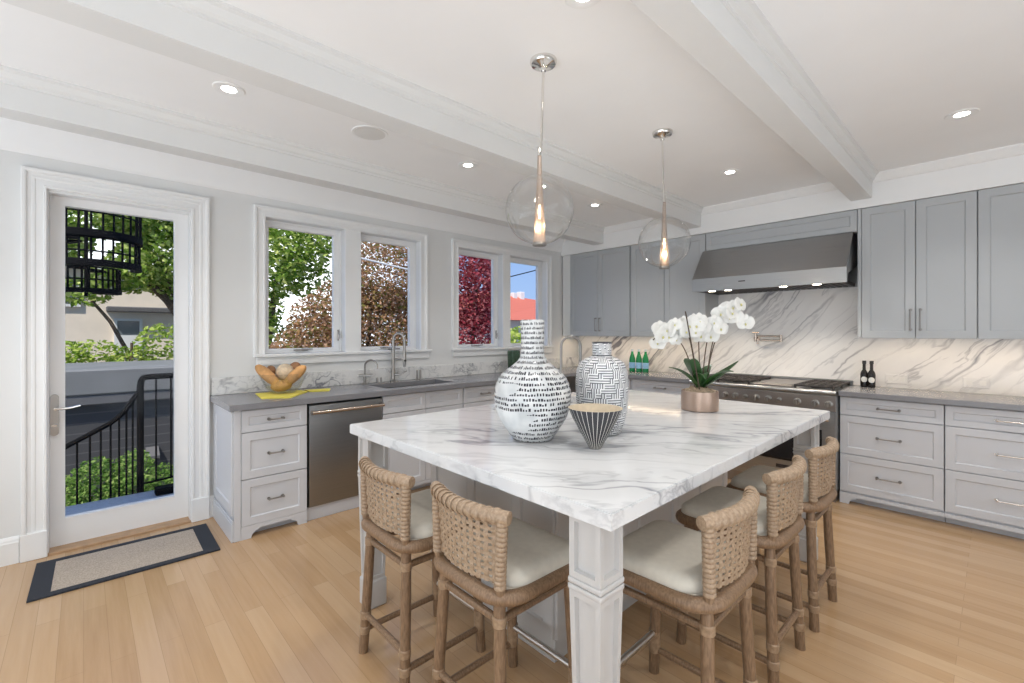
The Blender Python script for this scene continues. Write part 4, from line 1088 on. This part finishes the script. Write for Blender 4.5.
# ------------------------------------------------------------------ counter stools
def stool(label):
    t = thing('counter_stool', label, 'stool', group='woven rattan counter stools')
    # rear legs and posts at y=0, sitter faces +y
    zs = .562
    for s in (-1, 1):
        MB().tube([(s * .174, -.002, 0), (s * .160, .012, .30), (s * .146, .022, zs)], [.0205, .0205, .0195], 12).build('leg', 'rattan', t)
        MB().tube([(s * .170, .378, 0), (s * .159, .362, .30), (s * .148, .35, zs)], [.0205, .0205, .0195], 12).build('leg', 'rattan', t)
    # bent seat ring
    ring = []
    def corner(cx_, cy_, r, a0, a1): 
        for i in range(7):
            a = a0 + (a1 - a0) * i / 6; ring.append((cx_ + r * cos(a), cy_ + r * sin(a), zs + .005))
    corner(.105, .085, .095, -pi / 2, 0); corner(.155, .335, .045, 0, pi / 2); corner(-.155, .335, .045, pi / 2, pi); corner(-.105, .085, .095, pi, 1.5 * pi)
    rg = MB(); rg.tube(ring, .0235, 12, True); rg.build('seat_frame', 'rattan', t)
    # cushion with piping
    cu = MB()
    def rr(off, z, bulge=0):
        out = []
        for (cx_, cy_, r, a0) in ((.12, .11, .07, -pi / 2), (.145, .325, .05, 0), (-.145, .325, .05, pi / 2), (-.12, .11, .07, pi)):
            for i in range(7):
                a = a0 + (pi / 2) * i / 6; out.append((cx_ + (r + off) * cos(a), cy_ + (r + off) * sin(a), z))
        return out
    lay = [rr(-.012, .570), rr(.003, .573), rr(.008, .587), rr(.006, .612), rr(-.004, .624), rr(-.022, .631), rr(-.044, .634)]
    V = [[cu.bm.verts.new(p) for p in r] for r in lay]
    for a, b_ in zip(V, V[1:]):
        for i in range(len(a)): cu.bm.faces.new((a[i], a[(i + 1) % len(a)], b_[(i + 1) % len(a)], b_[i]))
    cu.bm.faces.new(V[0][::-1]); cu.bm.faces.new(V[-1])
    c_ = cu.build('seat_cushion', 'cushion', t, smooth=60)
    pp = MB(); pp.tube(rr(.007, .582), .004, 6, True); pp.build('piping', 'piping', c_)
    # stretchers
    def leg_at(s, front, z):
        k = z / zs
        return (s * (.174 - .028 * k), -.002 + .024 * k, z) if not front else (s * (.170 - .022 * k), .378 - .028 * k, z)
    st = []
    for z, sides in ((.487, ('back', 'front', 'l', 'r')), (.10, ('l', 'r')), (.165, ('back',))):
        for sd in sides:
            if sd == 'back': a, b_ = leg_at(-1, 0, z), leg_at(1, 0, z)
            elif sd == 'front': a, b_ = leg_at(-1, 1, z), leg_at(1, 1, z)
            else:
                s = -1 if sd == 'l' else 1; a, b_ = leg_at(s, 0, z), leg_at(s, 1, z)
            MB().tube([a, b_], .0128, 10).build('stretcher', 'rattan', t); st.append((a, b_))
    a, b_ = leg_at(-1, 1, .17), leg_at(1, 1, .17)
    MB().tube([a, b_], .0125, 12).build('footrest', 'footmetal', t, label='pale metal footrest bar')
    # leather wraps at the joints
    for s in (-1, 1):
        for fr in (0, 1):
            for z in (.487, .10 if fr == 0 else .135, .165):
                if z == .165 and fr == 1: continue
                p = leg_at(s, fr, z); bd = MB()
                hh = .016 if z != .135 else .045
                bd.tube([(p[0], p[1], p[2] - hh), (p[0], p[1], p[2] - hh + .003), (p[0], p[1], p[2] + hh - .003), (p[0], p[1], p[2] + hh)], [.0205, .0232, .0232, .0205], 14)
                bd.build('binding', 'bind', t)
    # back: two posts, curved top rail, woven panel
    def by(x): return .016 - .046 * (1 - (x / .2) ** 2)            # plan curve of the back
    for s in (-1, 1):
        pst = MB(); P = [(s * .164, .010, zs - .01), (s * .170, .004, .65), (s * .175, .004, .73), (s * .178, by(.178), .816)]
        pst.tube(P, .0165, 10); po = pst.build('back_post', 'rattan', t)
        w = MB()
        for i in range(14):
            z = .606 + i * .0152; x = .167 + .011 * (z - .6) / .23
            w.tube(circ((s * x, .005, z), .0172, 14), .0072, 6, True, flat=(1.0, .38))
        w.build('wrapping', 'weave', po)
    rl = MB(); rail = [(x, by(x), .822) for x in [-.199 + .398 * i / 16 for i in range(17)]]
    rl.tube(rail, [.0215] + [.0225] * 15 + [.0215], 14); ro = rl.build('top_rail', 'weave', t)
    w = MB()
    for i in range(12):
        x = -.160 + .320 * i / 11; sl = (by(x + .001) - by(x - .001)) / .002
        tn = Vector((1, sl, 0)).normalized(); nn = Vector((-tn.y, tn.x, 0))
        c = [Vector((x, by(x), .822)) + nn * (.0232 * cos(2 * pi * j / 14)) + Vector((0, 0, 1)) * (.0232 * sin(2 * pi * j / 14)) + tn * (.004 * cos(2 * pi * j / 14)) for j in range(14)]
        w.tube(c, .0100, 8, True, flat=(1, .33))
    w.build('rail_wrapping', 'weave', ro)
    wv = MB(); nv, nh = 11, 10
    zlo, zhi = .606, .808
    def tape(pts, wd, th, dirs):
        rows = []
        for p, (side, nn) in zip(pts, dirs):
            rows.append([wv.bm.verts.new(p + side * (wd * a) + nn * (th * b2)) for a, b2 in ((-1, -.5), (1, -.5), (1, .5), (-1, .5))])
        for A, B in zip(rows, rows[1:]):
            for j in range(4): wv.bm.faces.new((A[j], A[(j + 1) % 4], B[(j + 1) % 4], B[j]))
        wv.bm.faces.new(rows[0][::-1]); wv.bm.faces.new(rows[-1])
    def frame(x):
        sl = (by(x + .001) - by(x - .001)) / .002; tn = Vector((1, sl, 0)).normalized()
        return tn, Vector((-tn.y, tn.x, 0))
    for i in range(nv):
        x = -.150 + .300 * i / (nv - 1); tn, nn = frame(x); pts = []; dirs = []
        for k in range(nh * 2 + 1):
            z = zlo + (zhi - zlo) * k / (nh * 2); lean = .010 * (1 - (z - zlo) / (zhi - zlo))
            off = .0030 * (1 if i % 2 else -1) * (sin(pi * k / 2) if k % 2 else 0)
            pts.append(Vector((x * (1 - .06 * (zhi - z) / .2), by(x) + lean, z)) + nn * off); dirs.append((tn, nn))
        tape(pts, .0088, .0024, dirs)
    for j in range(nh):
        z = zlo + (zhi - zlo) * (j + .5) / nh; pts = []; dirs = []
        for k in range((nv - 1) * 2 + 3):
            x = -.165 + .015 * k
            tn, nn = frame(x); lean = .010 * (1 - (z - zlo) / (zhi - zlo))
            ph = (k - 1) / 2
            off = 0 if (k - 1) % 2 else .0030 * (-1 if int(ph) % 2 else 1) * (1 if j % 2 else -1)
            pts.append(Vector((x * (1 - .06 * (zhi - z) / .2), by(x) + lean, z)) + nn * off); dirs.append((Vector((0, 0, 1)), nn))
        tape(pts, .0058, .0024, dirs)
    wv.build('woven_back', 'weave', t)
    return t
s0 = stool('woven rattan stool under the left end of the island front, nearest the dishwasher')
s0.location = (2.345, .89, 0)
dup(s0, (2.845, .93, 0), 0, 'woven rattan stool at the island front, just left of the near corner leg')
dup(s0, (3.476, 1.535, 0), pi / 2, 'woven rattan stool just right of the near corner leg of the island')
dup(s0, (3.468, 2.125, 0), pi / 2, 'woven rattan stool in the middle of the three along the long island side')
dup(s0, (3.478, 2.66, 0), pi / 2, 'woven rattan stool farthest from the camera, on the long island side near the range')

# ------------------------------------------------------------------ outside
struct(MB().box(-40, -.16, -14, 40, -1.5, -1.3), 'ground', 'ground')
# grating landing
t = thing('metal_landing', 'galvanised metal grating landing outside the glass door', 'landing')
g = MB()
for i in range(16): g.box(-1.30, -.20, -1.2 + .2 * i - .01, -1.2 + .2 * i + .01, -.115, -.085)
g.box(-1.30, -.20, -1.2, 1.8, -.100, -.082); g.box(-1.31, -1.29, -1.2, 1.8, -.16, -.078)
g.build('grating', 'grate', t)
for (x, y) in ((-1.25, -1.1), (-1.25, 1.7), (-.25, -1.1), (-.25, 1.7)): MB().box(x - .03, x + .03, y - .03, y + .03, -1.3, -.10).build('support_post', 'rail', t)
o = MB().box(-1.22, -1.10, .47, .62, -.081, -.02, .008).build('boot_scraper', 'rail'); tag(o, 'small black block lying on the grating at the right edge of the door glass', 'boot scraper')
# railing with a level part and a stair part
SC = 1.0659
def RP(y, z, x=-1.350): return (x, y * SC, 1.39 + (z - 1.39) * SC)
t = thing('stair_railing', 'black metal railing with balusters sweeping down outside the glass door', 'railing')
MB().tube([RP(.357, -.25), RP(.357, .93), RP(.362, .97), RP(.378, .995), RP(.41, 1.003), RP(.75, 1.003)], .027, 10).build('post', 'rail', t)
hr = [RP(-.55, .22), RP(-.101, .481), RP(.03, .555), RP(.158, .628), RP(.22, .68), RP(.27, .745), RP(.31, .82), RP(.35, .875)]
MB().tube(hr, .021, 8).build('handrail', 'rail', t)
MB().tube([RP(.357, .075), RP(.75, .105)], .010, 6).build('bottom_rail', 'rail', t)
for y in (.465, .571, .67): MB().tube([RP(y, .085), RP(y, 1.0)], .0085, 6).build('baluster', 'rail', t)
for y, z in ((-.28, .37), (-.2, .42), (-.12, .47), (-.039, .51), (.037, .556), (.103, .597), (.164, .633), (.218, .68), (.265, .735), (.306, .81)):
    MB().tube([RP(y, -.35), RP(y, z)], .0085, 6).build('baluster', 'rail', t)
# garage with parapet
t = thing('garage', 'low dark grey sided garage with pale parapet beyond the railing', 'building')
MB().box(-6.4, -4.5, -6, 1.5, -1.3, .40).build('siding_wall', 'siding', t, smooth=0)
MB().box(-6.4, -4.38, -6, 1.53, .40, .535, .01).build('fascia', 'fascia', t)
MB().box(-6.4, -4.36, -6, 1.53, .535, .885, .02).build('parapet', 'parapet', t)
o = thing('wall_lamp', 'small dark wedge-shaped lamp on the grey garage wall', 'lamp')
MB().prism([(-4.5, -.30), (-4.47, -.295), (-4.30, -.40), (-4.30, -.44), (-4.36, -.47), (-4.5, -.47)], (), .66, .81, 'y').build('housing', 'fascia', o, smooth=0)
MB().box(-4.47, -4.33, .68, .79, -.479, -.4705).build('diffuser', 'extglass', o)
# beige house behind
t = thing('beige_house', 'beige stucco house with white window behind the garden tree', 'house')
MB().box(-17, -11, -7, 3.4, -1.3, 2.9).build('wall', 'beige', t)
MB().box(-17, -10.8, -7.2, 3.6, 2.9, 3.0, .02).build('roof', 'extwhite', t)
w = MB(); w.prism(rect(.55, 1.10, .84, 1.74), [rect(.61, 1.04, 1.32, 1.68)], -11, -10.93, 'x'); wo = w.build('window', 'extwhite', t, smooth=0)
MB().box(-10.99, -10.96, .61, 1.04, 1.32, 1.68).build('pane', 'extglass', wo)
MB().box(-11.02, -10.7, .4, 3.5, 1.90, 2.03, .02).build('awning', 'fascia', t)
w = MB(); w.prism(rect(-.5, -.05, 2.0, 2.7), [rect(-.45, -.1, 2.06, 2.64)], -11, -10.93, 'x'); wo = w.build('window', 'extwhite', t, smooth=0)
MB().box(-10.99, -10.96, -.45, -.1, 2.06, 2.64).build('pane', 'extglass', wo)
# spiral stair with curved guard bands high up at the left
t = thing('spiral_staircase', 'black metal spiral staircase with curved railings high up outside the door', 'staircase')
scx, scy = -3.0, .02
def sp(a, r, z): return (scx + r * cos(a), scy + r * sin(a), z)
def band(z0, slope, R, a0, a1, hgt, th, rail_z, nm):
    m = MB(); n = 28; rows = []
    for i in range(n + 1):
        a = a0 + (a1 - a0) * i / n; z = z0 + slope * i / n
        rows.append([m.bm.verts.new(sp(a, R + dr, z + dz)) for dr, dz in ((-th, 0), (0, 0), (0, hgt), (-th, hgt))])
    for A, B in zip(rows, rows[1:]):
        for j in range(4): m.bm.faces.new((A[j], A[(j + 1) % 4], B[(j + 1) % 4], B[j]))
    m.bm.faces.new(rows[0][::-1]); m.bm.faces.new(rows[-1]); b_ = m.build('stringer', 'rail', t)
    g = MB()
    for i in range(0, 19):
        a = a0 + (a1 - a0) * i / 18; z = z0 + slope * i / 18
        g.tube([sp(a, R - .02, z), sp(a, R - .02, z + rail_z)], .011, 5)
    for dz in (rail_z * .52, rail_z):
        g.tube([sp(a0 + (a1 - a0) * i / n, R - .02, z0 + slope * i / n + dz) for i in range(n + 1)], .010, 5)
    g.build('guard_rail', 'rail', b_)
band(2.405, .02, .50, -pi * .55, pi * .60, .075, .08, .50, 'a')
band(2.095, .02, .49, -pi * .55, pi * .60, .070, .08, .30, 'b')
band(1.823, .01, .31, -pi * .55, pi * .60, .050, .08, .28, 'c')
MB().tube([(scx, scy, 1.80), (scx, scy, 3.8)], .018, 10).build('centre_pole', 'rail', t)
MB().tube([(-.10, scy, 2.80), (scx, scy, 3.0)], .05, 8).build('wall_arm', 'rail', t)
for k in range(6):
    a = 1.7 + .55 * k; z = (1.83, 1.86, 2.10, 2.13, 2.41, 2.44)[k]
    MB().prism([(scx + .05 * cos(a), scy + .05 * sin(a)), (scx + .3 * cos(a - .3), scy + .3 * sin(a - .3)), (scx + .3 * cos(a + .3), scy + .3 * sin(a + .3))], (), z, z + .03, 'z').build('tread', 'rail', t)

# foliage helper: many small leaf blades scattered through blobs
def leaves(blobs, n, size, seed, per=None):
    rg = random.Random(seed); verts = []; faces = []
    tot = sum(b[3] * b[4] * b[5] for b in blobs)
    for (bx_, by_, bz, rx, ry, rz) in blobs:
        cnt = int(n * (rx * ry * rz) / tot)
        for _ in range(cnt):
            while True:
                p = Vector((rg.uniform(-1, 1), rg.uniform(-1, 1), rg.uniform(-1, 1)))
                if .15 < p.length < 1: break
            p = p * (p.length ** -.35)
            c = Vector((bx_ + p.x * rx, by_ + p.y * ry, bz + p.z * rz))
            s = size * rg.uniform(.6, 1.3)
            d1 = Vector((rg.gauss(0, 1), rg.gauss(0, 1), rg.gauss(0, .6))).normalized(); d2 = d1.orthogonal().normalized()
            d2 = (Matrix.Rotation(rg.uniform(0, 6.28), 3, d1) @ d2)
            i = len(verts)
            verts += [c - d1 * s, c + d2 * s * .55 + d1 * s * .1, c + d1 * s, c - d2 * s * .55 + d1 * s * .1]
            faces.append((i, i + 1, i + 2, i + 3))
    me = bpy.data.meshes.new('foliage'); me.from_pydata([tuple(v) for v in verts], [], faces)
    return me
def tree(name, label, cat, blobs, n, size, mat, seed, trunk=(), group=None):
    t = thing(name, label, cat, group=group)
    me = leaves(blobs, n, size, seed); me.materials.append(M[mat])
    o = bpy.data.objects.new('foliage', me); COL.objects.link(o); o.parent = t
    if trunk:
        tr = MB()
        for (pts, r0, r1) in trunk:
            k = len(pts); tr.tube(pts, [r0 + (r1 - r0) * i / (k - 1) for i in range(k)], 8)
        tr.build('trunk', 'bark', t)
    return t
tree('garden_tree', 'leafy green tree with forked trunk behind the garage, right in the door glass', 'tree',
     [(-8.6, 1.55, 3.3, 1.3, .95, 1.2), (-8.4, .75, 2.75, .9, .5, .55), (-8.5, 1.0, 4.0, 1.2, .9, .7), (-8.3, .0, 2.2, .6, .45, .30), (-8.2, .35, 2.55, .5, .35, .3), (-8.6, -.5, 3.2, .8, .7, .5), (-8.6, .1, 3.7, .8, .8, .4)], 17000, .06, 'fol_green', 11,
     [([(-8.5, 1.66, -1.3), (-8.5, 1.62, .8), (-8.5, 1.60, 1.75)], .16, .12), ([(-8.5, 1.60, 1.7), (-8.5, 1.35, 2.1), (-8.5, 1.0, 2.5), (-8.45, .7, 2.8)], .10, .05), ([(-8.5, 1.6, 1.75), (-8.5, 1.62, 2.4), (-8.5, 1.55, 3.2)], .10, .04),
      ([(-8.5, 1.52, 2.05), (-8.45, 1.35, 2.6), (-8.4, 1.25, 3.1)], .06, .03), ([(-8.3, .95, -.9), (-8.3, .70, .9), (-8.3, .40, 1.6), (-8.3, .1, 2.05)], .05, .025)])
tree('shrub', 'thin light green shrub growing above the garage parapet', 'shrub',
     [(-6.95, .05, 1.0, .28, .62, .26), (-6.95, 1.1, 1.15, .28, .45, .42), (-7.0, -.3, .9, .28, .45, .25), (-6.95, .65, .9, .28, .35, .2)], 1500, .05, 'fol_lime', 12, [([(-6.95, .6, -1.3), (-6.95, .65, 1.2)], .04, .02)])
tree('hedge', 'bushy light green hedge at the foot of the grey garage wall', 'hedge',
     [(-2.75, .10, -.55, .5, .30, .56), (-2.75, .42, -.50, .5, .26, .55), (-2.8, -.15, -.65, .45, .25, .5), (-2.75, .70, -.62, .5, .20, .45)], 13000, .023, 'fol_hedge', 13, [([(-2.7, .1, -1.3), (-2.7, .1, -.5)], .04, .02)])
tree('shrub', 'small yellow-green shrub right of the hedge under the railing', 'shrub', [(-1.95, .70, -.36, .16, .09, .10), (-1.95, .76, -.5, .2, .14, .2)], 700, .025, 'fol_lime', 14, [([(-1.95, .72, -1.3), (-1.95, .72, -.5)], .02, .01)])
tree('garden_tree', 'sunlit yellow-green tree filling the top of the leftmost window', 'tree',
     [(-6.8, 2.9, 3.0, 1.1, .8, 1.0), (-6.8, 3.6, 3.4, 1.0, .7, .8), (-6.8, 2.7, 2.0, .8, .55, .6), (-6.8, 2.8, 1.2, .6, .55, .6), (-6.8, 4.0, 3.8, .9, .6, .6), (-6.8, 3.7, 2.7, .7, .6, .5)], 6500, .065, 'fol_green', 15,
     [([(-6.9, 3.0, -1.3), (-6.9, 2.95, 1.2), (-6.8, 3.1, 2.6)], .12, .05)])
tree('maple_tree', 'bronze brown maple tree filling the second window from the door', 'tree',
     [(-3.7, 3.95, 1.35, .75, .90, 1.0), (-3.7, 2.85, .95, .75, .75, .72), (-3.6, 4.05, 2.45, .75, .75, .75), (-3.6, 4.3, 1.2, .6, .5, .9), (-3.8, 3.25, 1.6, .6, .5, .75), (-3.8, 2.85, 1.45, .55, .45, .6)], 30000, .034, 'fol_brown', 16,
     [([(-3.7, 3.7, -1.3), (-3.7, 3.7, .6), (-3.7, 3.8, 1.9)], .08, .03), ([(-3.7, 3.7, .5), (-3.7, 3.2, 1.2)], .04, .02)])
tree('maple_tree', 'deep red maple tree filling the third window from the door', 'tree',
     [(-2.6, 5.30, 2.2, .6, .42, .85), (-2.6, 5.20, 1.15, .6, .32, .7), (-2.7, 5.62, 2.3, .55, .30, .75), (-2.6, 5.3, .9, .5, .28, .35), (-2.7, 5.55, 1.6, .4, .2, .3)], 10500, .036, 'fol_red', 17,
     [([(-2.7, 5.3, -1.3), (-2.7, 5.3, .7), (-2.6, 5.35, 2.2)], .07, .03)])
tree('bush', 'yellow-green bush below the red roof in the corner window', 'bush',
     [(-6.5, 10.4, .65, .9, 1.3, .95), (-6.4, 11.6, .6, .9, .9, .85), (-6.2, 9.0, .35, .8, .9, .8)], 4200, .09, 'fol_lime', 18, [([(-6.5, 10.5, -1.3), (-6.5, 10.5, .4)], .08, .04)])
# red-roofed house far off, seen in the corner window
t = thing('red_roof_house', 'white house with red tiled roof and chimneys beyond the corner window', 'house')
MB().box(-17, -10.5, 12.2, 21, -1.3, 1.95).build('wall', 'extwhite', t)
rf = MB(); V = [rf.bm.verts.new(p) for p in ((-9.9, 11.8, 1.92), (-9.9, 21.4, 1.92), (-17.4, 21.4, 1.92), (-17.4, 11.8, 1.92), (-12.6, 13.9, 3.32), (-12.6, 19.0, 3.02), (-14.6, 19.0, 3.02), (-14.6, 13.9, 3.32))]
for q in ((0, 1, 5, 4), (1, 2, 6, 5), (2, 3, 7, 6), (3, 0, 4, 7), (4, 5, 6, 7), (3, 2, 1, 0)): rf.bm.faces.new([V[i] for i in q])
ro = rf.build('roof', 'roof', t, smooth=0)
for y, hh in ((15.6, 3.38), (16.1, 3.45)): MB().box(-12.7, -12.4, y, y + .28, 2.8, hh, .02).build('chimney', 'extwhite', ro)
t = thing('power_line', 'dark power line crossing the blue sky in the corner window', 'cable')
MB().tube([(-8.0, 8.2 + .75 * i, 2.62 + .215 * i - .004 * i * (22 - i) * .3) for i in range(23)], .020, 5).build('cable', 'rail', t)
MB().tube([(-8.0, 8.2, -1.3), (-8.0, 8.2, 2.8)], .09, 8).build('pole', 'bark', t); MB().tube([(-8.0, 24.7, -1.3), (-8.0, 24.7, 7.5)], .10, 8).build('pole', 'bark', t)
t = thing('clothes_line', 'pale line slanting across the bronze maple in the second window', 'line')
MB().tube([(-2.75, 3.02, 2.569), (-2.75, 4.55, 2.390)], .016, 6).build('cord', 'extwhite', t)
for y, z in ((3.02, 2.60), (4.55, 2.42)): MB().tube([(-2.75, y, -1.3), (-2.75, y, z)], .025, 8).build('post', 'extwhite', t)
